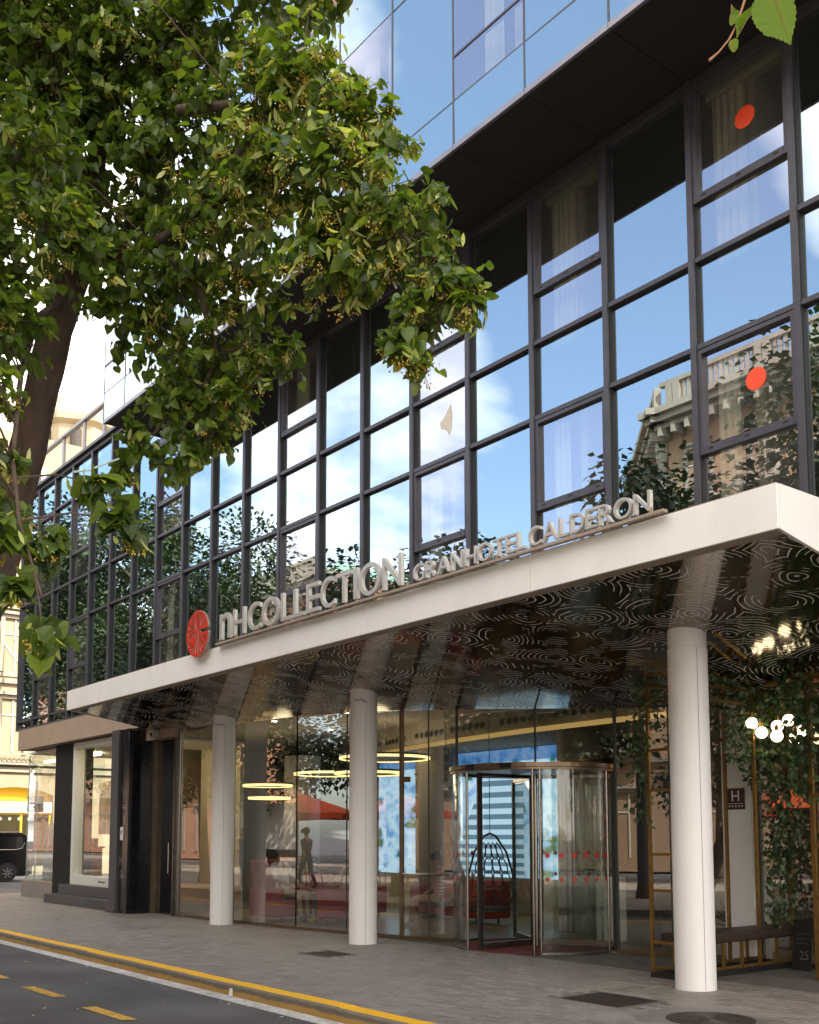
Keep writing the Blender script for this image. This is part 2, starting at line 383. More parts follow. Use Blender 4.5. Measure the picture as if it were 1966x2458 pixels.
def soffit_mat():
    """bronze mirror sheet pressed with broken swirls whose cut lines are pale"""
    m, nt, N, L, out = nodes_of('swirl_mirror_soffit')
    b = N.new('ShaderNodeBsdfPrincipled'); L.new(b.outputs[0], out.inputs[0])
    t = N.new('ShaderNodeTexCoord')
    nz = N.new('ShaderNodeTexNoise'); nz.inputs['Scale'].default_value = 1.3; nz.inputs['Detail'].default_value = 2; L.new(t.outputs['Object'], nz.inputs['Vector'])
    mix = N.new('ShaderNodeMixRGB'); mix.blend_type = 'ADD'; mix.inputs[0].default_value = 0.35; L.new(t.outputs['Object'], mix.inputs[1]); L.new(nz.outputs['Color'], mix.inputs[2])
    v = N.new('ShaderNodeTexVoronoi'); v.voronoi_dimensions = '2D'; v.inputs['Scale'].default_value = 1.45; L.new(mix.outputs[0], v.inputs['Vector'])
    mu = N.new('ShaderNodeMath'); mu.operation = 'MULTIPLY'; mu.inputs[1].default_value = 66; L.new(v.outputs['Distance'], mu.inputs[0])
    si = N.new('ShaderNodeMath'); si.operation = 'SINE'; L.new(mu.outputs[0], si.inputs[0])
    ln = N.new('ShaderNodeMapRange'); ln.inputs[1].default_value = 0.84; ln.inputs[2].default_value = 0.93; L.new(si.outputs[0], ln.inputs[0])
    bk = N.new('ShaderNodeTexNoise'); bk.inputs['Scale'].default_value = 3.2; bk.inputs['Detail'].default_value = 3; L.new(t.outputs['Object'], bk.inputs['Vector'])
    bm_ = N.new('ShaderNodeMapRange'); bm_.inputs[1].default_value = 0.47; bm_.inputs[2].default_value = 0.51; L.new(bk.outputs['Fac'], bm_.inputs[0])
    msk = N.new('ShaderNodeMath'); msk.operation = 'MULTIPLY'; L.new(ln.outputs[0], msk.inputs[0]); L.new(bm_.outputs[0], msk.inputs[1])
    v2 = N.new('ShaderNodeTexVoronoi'); v2.voronoi_dimensions = '2D'; v2.inputs['Scale'].default_value = 2.6; L.new(mix.outputs[0], v2.inputs['Vector'])
    mu2 = N.new('ShaderNodeMath'); mu2.operation = 'MULTIPLY'; mu2.inputs[1].default_value = 80; L.new(v2.outputs['Distance'], mu2.inputs[0])
    si2 = N.new('ShaderNodeMath'); si2.operation = 'SINE'; L.new(mu2.outputs[0], si2.inputs[0])
    dk = N.new('ShaderNodeMapRange'); dk.inputs[1].default_value = 0.35; dk.inputs[2].default_value = 0.85; L.new(si2.outputs[0], dk.inputs[0])
    bs_ = N.new('ShaderNodeMixRGB'); bs_.inputs[1].default_value = (0.31, 0.26, 0.205, 1); bs_.inputs[2].default_value = (0.11, 0.09, 0.07, 1); L.new(dk.outputs[0], bs_.inputs[0])
    mx = N.new('ShaderNodeMixRGB'); mx.inputs[2].default_value = (0.85, 0.85, 0.85, 1); L.new(bs_.outputs[0], mx.inputs[1]); L.new(msk.outputs[0], mx.inputs[0]); L.new(mx.outputs[0], b.inputs['Base Color'])
    inv = N.new('ShaderNodeMath'); inv.operation = 'SUBTRACT'; inv.inputs[0].default_value = 1.0; L.new(msk.outputs[0], inv.inputs[1]); L.new(inv.outputs[0], b.inputs['Metallic'])
    rr = N.new('ShaderNodeMapRange'); rr.inputs[3].default_value = 0.07; rr.inputs[4].default_value = 0.6; L.new(msk.outputs[0], rr.inputs[0]); L.new(rr.outputs[0], b.inputs['Roughness'])
    bp = N.new('ShaderNodeBump'); bp.inputs['Strength'].default_value = 0.035; bp.inputs['Distance'].default_value = 0.002; L.new(si.outputs[0], bp.inputs['Height'])
    b2 = N.new('ShaderNodeBump'); b2.inputs['Strength'].default_value = 0.012; b2.inputs['Distance'].default_value = 0.03; L.new(bk.outputs['Fac'], b2.inputs['Height']); L.new(bp.outputs[0], b2.inputs['Normal'])
    L.new(b2.outputs[0], b.inputs['Normal'])
    return m
m_soffit = soffit_mat()
# ------------------------------------------------------------------ ground
struct(MB().box(-400, 400, -400, 400, -0.6, -0.124).build('ground', m_asphalt))
struct(MB().box(-140, 40, 2.75, 5.53, -0.3, -0.12).build('road', m_asphalt))
struct(MB().box(-140, 40, -14.5, 2.6, -0.3, 0.0).build('promenade', m_promenade))
struct(MB().box(-140, 40, 2.6, 2.75, -0.3, 0.004).build('promenade_kerb', m_stone))
struct(MB().box(-140, 40, -27, -22, -0.3, 0.0).build('far_pavement', m_promenade))
pave = struct(MB().box(-31.5, 40, 5.76, 40, -0.3, -0.006).build('pavement', m_bed))
kerb = struct(MB().box(-31.4, 12, 5.56, 5.755, -0.3, -0.03).build('kerb', m_stone))
# kerb stones, each a metre long with rounded arrises
kp = [(0.0, -0.2), (0.0, -0.02), (0.006, -0.006), (0.02, 0.0), (0.215, 0.002), (0.215, -0.2)]
for var in range(3):
    mb = MB(); L0 = 0.992
    for i, x in enumerate((0, L0)):
        for (y, z) in kp:
            mb.v.append((x, y + 0.003 * random.uniform(-1, 1) * (i == 1), z + 0.003 * random.uniform(-1, 1)))
    n = len(kp)
    for k in range(n): mb._f(k, (k + 1) % n, n + (k + 1) % n, n + k)
    mb._f(*reversed(range(n))); mb._f(*range(n, 2 * n))
    me = mb.mesh('kerb_stone', m_kerb)
    for j in range(var, 34, 3):
        o = link('kerb_stone', me, kerb); o.location = (-31 + j, 5.535 + random.uniform(-.003, .003), random.uniform(-.003, .003))
gut = MB()
x = -31.0
while x < 6:
    gut.box(x, x + 2.99, 5.345, 5.53, -0.2, -0.115); x += 3.0
struct(gut.build('gutter_line', m_white_paint))
for i, x in enumerate((-30.4, -28.55, -26.7, -24.85, -23.0, -21.15, -19.3, -17.45, -15.6, -13.75, -11.95, -10.18, -8.3, -6.45, -4.6)):
    o = MB()
    o.poly([(x, 4.0, -0.114), (x + .93, 4.02, -0.114), (x + 1.0, 4.15, -0.114), (x + .04, 4.14, -0.114)])
    struct(o.build('lane_dash', m_dash))
# litter and leaf scraps on the asphalt, too small to be told apart
lit = MB(); rl = random.Random(5)
for i in range(60):
    x, y = rl.uniform(-18, -5), rl.choice((rl.uniform(3.2, 5.3), rl.uniform(5.2, 5.5)))
    a = rl.uniform(0, 6.28); l, w = rl.uniform(.008, .03), rl.uniform(.004, .01); z = -0.112
    c, s_ = math.cos(a), math.sin(a)
    lit.poly([(x + l * c, y + l * s_, z), (x - w * s_, y + w * c, z + .006), (x - l * c, y - l * s_, z), (x + w * s_, y - w * c, z + .003)])
lo = lit.build('litter', mat('paper_scrap', (0.7, 0.66, 0.58), 0.8), None, kind='stuff'); tag(lo, 'scattered paper scraps and dry bits lying on the asphalt', 'litter')
mb = MB().tube([(-9.9, 5.50, -0.11), (-9.9, 5.505, -0.03)], [0.025, 0.018], 8)
tag(mb.build('paper_cup', mat('cup_paper', (0.6, 0.55, 0.48), 0.7)), 'crumpled pale paper cup standing against the kerb', 'cup')
# pavers 20 x 10 cm in running bond; the nearest 300 are separate pieces, the others one joined part
def paver_mesh(m, dz):
    b = MB(); g = 0.0035; h = 0.0
    x1, y1 = 0.2 - g, 0.1 - g; e = 0.004
    b.v += [(g, g, -.03), (x1, g, -.03), (x1, y1, -.03), (g, y1, -.03), (g, g, h - e), (x1, g, h - e), (x1, y1, h - e), (g, y1, h - e),
            (g + e, g + e, h), (x1 - e, g + e, h + dz), (x1 - e, y1 - e, h + dz), (g + e, y1 - e, h)]
    for k in range(4):
        k2 = (k + 1) % 4
        b._f(k, k2, 4 + k2, 4 + k); b._f(4 + k, 4 + k2, 8 + k2, 8 + k)
    b._f(8, 9, 10, 11)
    return b
skip = [(-7.25, -6.45, 7.6, 8.2), (-6.0, -5.2, 7.35, 8.1), (-12.05, -11.5, 7.75, 8.25)]
near, rest = [], []
ny = int((9.9 - 5.76) / 0.1)
for j in range(ny):
    y = 5.765 + j * 0.1
    for i in range(int(26.6 / 0.2)):
        x = -29.6 + i * 0.2 + (0.1 if j % 2 else 0)
        if x > -3: continue
        if any(a - .2 < x < b and c - .1 < y < d for a, b, c, d in skip): continue
        if x > -9.0 and y < 9.6: d = math.hypot(x, y)
        else: d = 99
        vis = (0.611 * x + 0.791 * y) / max(.1, (-.791 * x + .611 * y)) < 0.44
        (near if (d < 99 and vis) else rest).append((x, y, d))
near.sort(key=lambda t: t[2])
rest += near[300:]; near = near[:300]
pm = [paver_mesh(m, dz).mesh('paver', m) for m, dz in ((m_paver, .0008), (m_paver2, -.0006), (m_paver3, .0004), (m_paver, -.0008))]
for (x, y, d) in near:
    o = link('paver', random.choice(pm), pave); o.location = (x, y, random.uniform(-.0022, .0018))
big = MB(); tmpl = paver_mesh(m_paver, 0)
for (x, y, d) in rest:
    big.cur = random.choice((0, 0, 1, 2)); b = len(big.v); dz = random.uniform(-.0022, .0018)
    big.v += [(vx + x, vy + y, vz + dz) for vx, vy, vz in tmpl.v]
    for f in tmpl.f: big._f(*[b + k for k in f])
big.build('paver_field', [m_paver, m_paver2, m_paver3], pave, kind='stuff')
# covers let into the pavement
def cover(name, label, x0, x1, y0, y1):
    t = thing(name, label, 'cover', ((x0 + x1) / 2, (y0 + y1) / 2, 0))
    f = MB(); w = .03
    f.box(x0, x1, y0, y0 + w, -.03, .003).box(x0, x1, y1 - w, y1, -.03, .003).box(x0, x0 + w, y0 + w, y1 - w, -.03, .003).box(x1 - w, x1, y0 + w, y1 - w, -.03, .003)
    f.build('frame', m_iron, t)
    p = MB().box(x0 + w, x1 - w, y0 + w, y1 - w, -.03, 0.0)
    n = 7
    for i in range(n):
        for j in range(n):
            cx = x0 + w + (x1 - x0 - 2 * w) * (i + .5) / n; cy_ = y0 + w + (y1 - y0 - 2 * w) * (j + .5) / n
            p.box(cx - .012, cx + .012, cy_ - .012, cy_ + .012, -.001, .0035)
    p.build('plate', m_iron, t)
    return t
cover('drain_cover', 'square iron cover sunk in the pavers in front of the revolving door', -7.2, -6.5, 7.62, 8.18)
cover('drain_cover', 'small square iron cover beside the middle column', -12.0, -11.55, 7.8, 8.2)
t = thing('manhole_cover', 'round iron manhole cover with ribbed rings near the right column', 'manhole cover', (-5.6, 7.74, 0))
MB().lathe([(.37, -.03), (.37, .003), (.33, .003), (.33, -.004)], (-5.6, 7.74), 40, cap=False).build('ring', m_iron, t)
p = MB().lathe([(.329, -.03), (.329, .001)], (-5.6, 7.74), 40)
for r_ in (.29, .24, .19, .14, .09, .04): p.lathe([(r_ + .008, .0005), (r_ + .006, .006), (r_ - .006, .006), (r_ - .008, .0005)], (-5.6, 7.74), 36, cap=False)
p.build('lid', m_iron, t)
MB().box(-6.2, -5.0, 7.25, 8.2, -.05, -.0035).build('collar', m_paver2, t)
# ------------------------------------------------------------------ hotel building
YG, X0, BW = 9.05, -5.321, 1.1928
mx_ = lambda k: X0 - BW * k
hotel = thing('hotel_building', 'glass-fronted hotel with dark grey mullions and an overhanging blue glass upper storey', 'hotel', (-12, 12, 0))
KMAX = 19
SASH = {-2, 0, 2, 4, 7, 11, 15, 17}
SOFF = 9.67
XW = -19.45            # left end of the overhanging wing
ZPAR = 10.60           # parapet of the low left part
def ztop(xm): return SOFF if xm > XW else ZPAR
# mullions
for k in range(-3, KMAX + 1):
    x = mx_(k); zt = ztop(x + .3)
    o = MB().box(x - .036, x + .036, YG - .025, YG + .10, 4.30, zt)
    o.build('mullion', m_mullion, hotel)
    g = MB().box(x - .044, x - .036, YG + .005, YG + .08, 4.32, zt - .01).box(x + .036, x + .044, YG + .005, YG + .08, 4.32, zt - .01)
    g.build('gasket', m_gasket, hotel)
slot_me = MB().box(-.028, .028, -.004, .001, -.007, .007).mesh('drain_slot', m_gasket)
def transom(xa, xb, z, h=.026, d=.012, m=None):
    return bxo('transom', xa, xb, YG - d, YG + .09, z - h, z + h, m or m_mullion, hotel)
def pane(xa, xb, za, zb, m, y=YG + .05, name='glass_pane', parent=None):
    b = MB()
    e = [random.uniform(-.0022, .0022) for _ in range(4)]; e[2] = e[1] + e[3] - e[0]
    b.v += [(xa, y + e[0], za), (xb, y + e[1], za), (xb, y + e[2], zb), (xa, y + e[3], zb), (xa, y + .012, za), (xb, y + .012, za), (xb, y + .012, zb), (xa, y + .012, zb)]
    b._f(0, 1, 2, 3); b._f(0, 4, 5, 1); b._f(1, 5, 6, 2); b._f(2, 6, 7, 3); b._f(3, 7, 4, 0)
    o = b.build(name, m, parent or hotel)
    # every pane sits a hair out of true, as fitted glass does
    return o
def sash_frame(xa, xb, za, zb, parent):
    w = .045
    f = MB().box(xa, xa + w, YG - .005, YG + .065, za, zb).box(xb - w, xb, YG - .005, YG + .065, za, zb)
    f.box(xa + w, xb - w, YG - .005, YG + .065, zb - w, zb)
    f.build('sash_frame', m_mullion, parent)
    r = MB().box(xa + w, xb - w, YG - .010, YG + .065, za, za + .085).build('sash_rail', m_mullion, parent)
    for u in (.12, .5, .88):
        s_ = link('drain_slot', slot_me, r); s_.location = (xa + (xb - xa) * u, YG - .0105, za + .05)
for k in range(-3, KMAX):
    xb, xa = mx_(k) - .036, mx_(k + 1) + .036
    zt = ztop((xa + xb) / 2)
    sash = k in SASH
    transom(xa, xb, 4.54); transom(xa, xb, 7.63)
    transom(xa, xb, 6.67)
    bxo('sill_rail', xa, xb, YG - .012, YG + .09, 4.30, 4.345, m_mullion, hotel)
    bxo('head_rail', xa, xb, YG - .012, YG + .09, zt - .10, zt - .002, m_mullion, hotel)
    if zt > 10: transom(xa, xb, 9.70)
    ztp = 9.666 if zt > 10 else zt - .10
    pane(xa, xb, 4.345, 4.506, g_fixed)
    if zt > 10: pane(xa, xb, 9.734, zt - .10, g_fixed)
    if sash:
        sash_frame(xa, xb, 5.50, 6.636, hotel); pane(xa + .045, xb - .045, 5.585, 6.591, g_sash)
        pane(xa, xb, 4.574, 5.50, g_sash)
        sash_frame(xa, xb, 8.26, ztp, hotel); pane(xa + .045, xb - .045, 8.345, ztp - .045, g_sash)
        pane(xa, xb, 7.664, 8.26, g_sash)
    else:
        pane(xa, xb, 4.574, 6.636, g_fixed); pane(xa, xb, 7.664, ztp, g_fixed)
    pane(xa, xb, 6.704, 7.596, g_fixed if k != 4 else g_sash)
# rooms behind the glass
XR = mx_(-3)
bxo('floor_slab', -27.9, XR, YG + .16, 13.0, 4.0, 4.33, m_concrete, hotel)
bxo('floor_slab', -27.9, XR, YG + .16, 13.0, 6.72, 7.55, m_roomdark, hotel)
bxo('ceiling_slab', -27.9, XR, YG + .16, 13.0, 9.62, 9.66, m_room, hotel)
bxo('back_wall', -27.9, XR, 12.6, 12.75, 4.33, 9.62, m_room, hotel)
for k in range(-3, KMAX + 1, 2):
    x = mx_(k) + (.6 if k % 4 else 0)
    if x > -27.5: bxo('partition', x - .05, x + .05, YG + .25, 12.6, 4.34, 9.61, m_room, hotel)
bxo('end_wall', -27.98, -27.92, YG - .02, 13, 4.3, 10.58, m_mullion, hotel)
# band under the glass and its underside
bxo('beige_band', -27.75, -19.62, YG - .03, YG + .3, 3.777, 4.296, m_beige, hotel)
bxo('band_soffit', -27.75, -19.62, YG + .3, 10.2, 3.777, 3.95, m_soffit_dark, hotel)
bxo('band_end', -27.75, -27.6, YG + .3, 12.0, 3.78, 4.29, m_beige, hotel)
# curtains in wavy folds
def curtain(xa, xb, y, za, zb, m, parent, amp=.025, per=.09, name='curtain'):
    n = max(8, int((xb - xa) / .012)); b = MB()
    ph = random.uniform(0, 6)
    for i in range(n + 1):
        x = xa + (xb - xa) * i / n
        yy = y + amp * math.sin(x / per * 6.283 + ph + .6 * math.sin(x * 11))
        b.v += [(x + .01 * math.sin(i), yy, za), (x, yy * .5 + y * .5, zb)]
    for i in range(n): b._f(2 * i, 2 * i + 2, 2 * i + 3, 2 * i + 1)
    return b.build(name, m, parent, smooth=True)
for k in SASH:
    if k >= 15 or k < -2: continue
    xb, xa = mx_(k) - .036, mx_(k + 1) + .036
    curtain(xa + .10, xa + .52, YG + .24, 7.6, 9.5, m_curtain, hotel)
    if k in (2, 7): curtain(xa + .55, xb - .05, YG + .34, 7.6, 9.45, mat('brown_curtain%d' % k, (0.16, 0.12, 0.07), .9), hotel, .03, .12)
    bxo('curtain_rail', xa + .05, xb - .05, YG + .20, YG + .30, 9.48, 9.60, m_curtain, hotel)
    curtain(xa + .08, xa + .35, YG + .24, 4.5, 6.6, m_curtain_g, hotel)
m_green_blind = mat('green_tinted_blind', (0.30, 0.55, 0.44), 0.8)
for k, u0, u1, za, zb in ((15, .1, .75, 7.6, 9.6), (15, .1, .7, 7.6, 8.2), (17, .45, .95, 7.6, 9.2), (13, .1, .6, 4.6, 5.35), (14, .1, .8, 4.6, 5.1), (18, .2, .9, 4.6, 6.0)):
    xb, xa = mx_(k), mx_(k + 1)
    bxo('blind', xa + BW * u0, xa + BW * u1, YG + .2, YG + .215, za, zb, m_green_blind, hotel)
# red warning dots stuck on the panes
def disc(name, c, r, axis, m, parent, th=.003, seg=28):
    b = MB(); cx, cy_, cz = c
    pts = [(cx + r * math.cos(2 * math.pi * i / seg), cy_, cz + r * math.sin(2 * math.pi * i / seg)) for i in range(seg)]
    b.prism(pts, (0, -th, 0)); return b.build(name, m, parent)
for (x, z, r_) in ((-5.86, 8.93, .115), (-5.83, 6.12, .115), (-25.98, 8.80, .10), (-26.2, 6.13, .10)):
    disc('dot_sticker', (x, YG + .048, z), r_, 'y', m_dot, hotel)
b = MB(); px = [(-10.73, 7.22), (-10.62, 7.28), (-10.50, 7.42), (-10.47, 7.25), (-10.49, 7.08), (-10.53, 6.99), (-10.60, 7.08), (-10.70, 7.13)]
b.prism([(x, YG + .047, z) for x, z in px], (0, -.002, 0)); b.build('torn_paper_patch', mat('old_paper', (0.66, 0.60, 0.50), .9, var=.1, vscale=20), hotel)
# ---- overhanging wing in blue glass
YO = 7.78
for k in range(-3, 12):
    xb, xa = mx_(k) - .004, mx_(k + 1) + .004
    if xa < XW: xa = XW
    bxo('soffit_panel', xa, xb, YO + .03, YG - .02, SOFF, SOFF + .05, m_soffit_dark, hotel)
    bxo('edge_trim', xa, xb, YO - .015, YO + .025, SOFF - .012, SOFF + .055, m_trim, hotel)
    win = k in SASH
    rows = [(SOFF + .065, 10.272), (10.288, 10.832), (10.848, 12.20), (12.224, 13.05)] if win else [(SOFF + .065, 10.272), (10.288, 12.20), (12.224, 13.05)]
    for i, (za, zb) in enumerate(rows):
        m = g_sash if (win and i in (1, 2)) else g_blue
        pane(xa + .008, xb - .008, za, zb, m, y=YO, name='facade_glass_panel')
    bxo('panel_joint', xa - .018, xa + .006, YO - .006, YO + .05, SOFF + .06, 13.06, m_mullion, hotel)
    if win:
        bxo('transom', xa + .006, xb - .018, YO - .012, YO + .05, 10.826, 10.852, m_mullion, hotel)
        curtain(xa + .3, xa + .62, YO + .22, 10.2, 12.3, m_curtain_g, hotel, .03, .1)
        curtain(xb - .35, xb - .12, YO + .22, 10.2, 12.3, m_curtain_g, hotel, .03, .1)
    for z in (10.272, 12.202): bxo('panel_joint', xa + .006, xb - .018, YO - .004, YO + .05, z, z + .018, m_mullion, hotel)
bxo('wing_core', XW + .02, XR, YO + .9, 30, SOFF + .05, 13.0, m_roomdark, hotel)
bxo('wing_end_wall', XW, XW + .018, YO + .001, 30, SOFF, 13.05, m_trim, hotel)
bxo('coping', XW - .02, XR, YO - .03, YO + .3, 13.055, 13.12, m_trim, hotel)
bxo('wing_roof', XW, XR, YO + .3, 30, 13.0, 13.06, m_concrete, hotel)
# ---- taller set-back storeys that shade the street
m_pier = mat('cream_pier', (0.62, 0.50, 0.40), .8, var=.06)
tw = MB().box(-13.6, 26, 9.2, 32, 13.06, 33); tw.build('tower_core', m_concrete, hotel)
g_pale = glass('pale_tower_glass', (.5, .55, .6), .4, body=(.35, .38, .42), bodyfac=.8)
for i in range(9):
    x = -13.6 + i * 2.4
    bxo('pier', x, x + .36, 8.62, 9.2, 13.06, 33, m_pier, hotel)
    for j in range(6):
        z = 13.5 + j * 3.2
        bxo('tower_window', x + .40, x + 2.36, 9.08, 9.19, z, z + 2.2, g_pale, hotel)
        bxo('balcony_beam', x + .37, x + 2.39, 8.60, 9.05, z + 2.5, z + 2.75, m_white, hotel)
# ---- terrace over the low left part
bxo('parapet_coping', -27.98, XW, YG - .09, YG + .25, ZPAR, ZPAR + .07, m_mullion, hotel)
bxo('terrace_floor', -27.95, XW, YG + .2, 24, 10.3, 10.45, m_concrete, hotel)
bxo('rear_block', -27.9, -13.6, 16.7, 30, 0.0, 10.3, m_concrete, hotel)
bxo('rear_block', -27.9, -13.6, 13.2, 16.7, 4.0, 10.3, m_concrete, hotel)
bxo('rear_block', -13.6, XR, 13.0, 16.7, 4.0, 9.7, m_concrete, hotel)
m_rail = mat('terrace_rail_grey', (0.42, 0.38, 0.36), .5, metal=.2)
rail = thing('terrace_railing', 'grey metal railing with flat posts along the rooftop terrace', 'railing', (-23.5, 9.35, 10.45))
MB().box(-27.9, -19.5, 9.30, 9.42, 11.76, 11.83).build('handrail', m_rail, rail)
for x in (-27.8, -26.0, -24.6, -23.35, -22.1, -20.8): bxo('post', x - .07, x + .07, 9.34, 9.39, 10.45, 11.76, m_rail, rail)
lv = thing('louvre_screen', 'grey slatted louvre screen hiding plant on the terrace', 'louvre screen', (-22, 11, 10.45))
for i in range(30):
    z = 10.5 + i * .085
    MB().hexa([(-26.6, 10.95, z), (-19.6, 10.95, z), (-19.6, 11.03, z + .05), (-26.6, 11.03, z + .05), (-26.6, 10.95, z + .012), (-19.6, 10.95, z + .012), (-19.6, 11.03, z + .062), (-26.6, 11.03, z + .062)]).build('slat', m_rail, lv)
for x in (-26.6, -24.8, -23, -21.3, -19.7): bxo('upright', x - .03, x + .03, 11.035, 11.1, 10.45, 13.1, m_rail, lv)
bxo('backing', -26.5, -19.7, 11.11, 11.15, 10.45, 13.05, m_roomdark, lv)
# ------------------------------------------------------------------ entrance canopy
YF, XCR, XCL, ZB, ZT = 7.354, -4.56, -19.85, 3.968, 4.338
SL = 0.184
zs = lambda y: 3.68 + (9.137 - y) * SL            # underside, falling towards the building
canopy = thing('entrance_canopy', 'long white entrance canopy with mirrored swirl-patterned underside on white columns', 'canopy', (-12.2, 9.1, 0))
joints = [XCL, -18.98, -15.95, -12.97, -10.06, -7.30, XCR]
for a, b in zip(joints, joints[1:]):
    bevel(bxo('fascia_panel', a + .004, b - .004, YF, YF + .03, ZB, ZT, m_fascia, canopy), .003)
    bxo('fascia_return', a + .004, b - .004, YF + .03, YF + .19, ZB + .001, ZB + .02, m_lip, canopy)
bxo('gutter_cap', XCL + .03, XCR - .03, YF + .03, YF + .10, ZT - .03, ZT + .018, m_lip, canopy)
bxo('canopy_roof', XCL + .03, XCR - .03, YF + .1, YG - .1, ZB + .1, ZT - .04, m_concrete, canopy)
YE = 11.75
for x0, x1 in ((XCR - .03, XCR), (XCL, XCL + .03)):
    ye = YE if x0 > -10 else 9.0
    yy0 = YF + .032
    MB().hexa([(x0, yy0, ZB), (x1, yy0, ZB), (x1, ye, zs(ye) + .03), (x0, ye, zs(ye) + .03), (x0, yy0, ZT), (x1, yy0, ZT), (x1, ye, ZT), (x0, ye, ZT)]).build('end_fascia', m_fascia, canopy)
# glazing line of the lobby, oblique and gently bent
GL = [(-18.95, 9.33), (-15.1, 9.60), (-12.8, 10.05), (-11.87, 10.36), (-9.5, 11.16), (-8.07, 11.62), (-3.0, 11.75)]
def ygl(x):
    for (xa, ya), (xb, yb) in zip(GL, GL[1:]):
        if xa <= x <= xb: return ya + (yb - ya) * (x - xa) / (xb - xa)
    return 9.33 if x < GL[0][0] else 11.75
sj = [XCL + .035, -17.45, -15.1, -12.8, -10.6, -8.2, -6.4, XCR - .035]
for a, b in zip(sj, sj[1:]):
    y0 = YF + .19
    xs_ = sorted([a + .004, b - .004] + [p[0] for p in GL if a + .02 < p[0] < b - .02])
    mb = MB()
    for xa, xb in zip(xs_, xs_[1:]):
        ya, yb = ygl(xa) + .02, ygl(xb) + .02
        P = [(xa, y0), (xb, y0), (xb, yb), (xa, ya)]
        mb.hexa([(x, y, zs(y)) for x, y in P] + [(x, y, zs(y) + .02) for x, y in P])
    mb.build('soffit_panel', m_soffit, canopy)
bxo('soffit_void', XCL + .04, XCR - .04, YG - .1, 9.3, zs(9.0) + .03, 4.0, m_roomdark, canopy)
# columns: shaft, collar and a seam
for i, x in enumerate((-6.775, -12.555, -16.82)):
    zc = zs(9.137 - .21) + .01
    r = .205
    prof = [(r, 0.0), (r, .004), (r, 3.50), (r - .012, 3.503), (r - .012, 3.512), (r - .006, 3.515), (r - .006, zc)]
    c = smooth_angle(MB().lathe(prof, (x, 9.137), 48).build('column', m_column, canopy), 50)
    MB().box(x + r * .90, x + r * .90 + .003, 9.137 - r * .445, 9.137 - r * .43, .01, 3.5).build('column_seam', m_trim, c)
    if i > 0: MB().tube([(x + .05, 8.925, 3.56), (x + .10, 8.93, 3.53), (x + .16, 8.98, 3.545), (x + .2, 9.05, 3.5)], .006, 6).build('cable', m_blackmetal, c)
# ------------------------------------------------------------------ roof lettering
deps_cache = {}
def glyph(ch):
    """mesh of one character from the built-in font, as points to be fitted"""
    if ch in deps_cache: return deps_cache[ch]
    cu = bpy.data.curves.new('glyph_curve', 'FONT'); cu.body = ch; cu.extrude = 0.5; cu.resolution_u = 6
    ob = bpy.data.objects.new('glyph_tmp', cu); COL.objects.link(ob)
    bpy.context.view_layer.update()
    me = bpy.data.meshes.new_from_object(ob.evaluated_get(bpy.context.evaluated_depsgraph_get()))
    v = [tuple(p.co) for p in me.vertices]; f = [tuple(p.vertices) for p in me.polygons]
    bpy.data.objects.remove(ob); bpy.data.curves.remove(cu); bpy.data.meshes.remove(me)
    xs = [p[0] for p in v]; ys = [p[1] for p in v]
    deps_cache[ch] = (v, f, min(xs), max(xs), min(ys), max(ys))
    return deps_cache[ch]
def letter(ch, x0, x1, z0, z1, yf, yb, m, parent, name='letter', face='-y', over=0.0):
    v, f, a, b, c, d = glyph(ch)
    mb = MB()
    for (px, py, pz) in v:
        u = x0 + (px - a) / (b - a) * (x1 - x0); w = z0 - over + (py - c) / (d - c) * (z1 - z0 + 2 * over)
        t = pz + .5
        if face == '-y': mb.v.append((u, yb + (yf - yb) * t, w))
        else: mb.v.append((yb + (yf - yb) * t, u, w))
    for q in f: mb._f(*q)
    return mb.build(name, m, parent)
sign = thing('hotel_sign_lettering', 'row of brushed steel letters standing along the white canopy edge', 'sign', (-9.7, 7.3, ZT))
yl0, yl1 = 7.275, 7.322
words = [('n', -13.585, -13.27), ('H', -13.19, -12.86), ('C', -12.77, -12.42), ('O', -12.385, -11.935), ('L', -11.885, -11.63), ('L', -11.575, -11.325), ('E', -11.265, -10.97),
         ('C', -10.935, -10.62), ('T', -10.585, -10.265), ('I', -10.215, -10.135), ('O', -10.10, -9.68), ('N', -9.64, -9.275)]
for ch, a, b in words:
    o = letter(ch, a, b, 4.405, 4.785, yl0, yl1, m_letter, sign, over=.008 if ch in 'OC' else 0)
def fit(word, x0, x1, widths):
    tot = sum(widths); gap = (x1 - x0 - tot) / (len(widths) - 1); x = x0; r_ = []
    for ch, w in zip(word, widths): r_.append((ch, x, x + w)); x += w + gap
    return r_
small = fit('GRAN', -9.064, -8.227, [.20, .175, .21, .185]) + fit('HOTEL', -8.191, -7.288, [.18, .215, .165, .14, .125]) + fit('CALDERON', -7.244, -5.746, [.17, .20, .13, .18, .14, .165, .21, .185])
for ch, a, b in small:
    letter(ch, a, b, 4.395, 4.582, yl0, yl1, m_letter, sign, over=.004 if ch in 'OCG' else 0)
rl_ = MB().box(-13.7, -5.6, 7.27, 7.33, 4.345, 4.372)
rl_.build('mounting_rail', m_lip, sign)
for i in range(17): bxo('bracket', -13.6 + i * .49, -13.57 + i * .49, 7.28, 7.30, 4.36, 4.42, m_lip, sign)
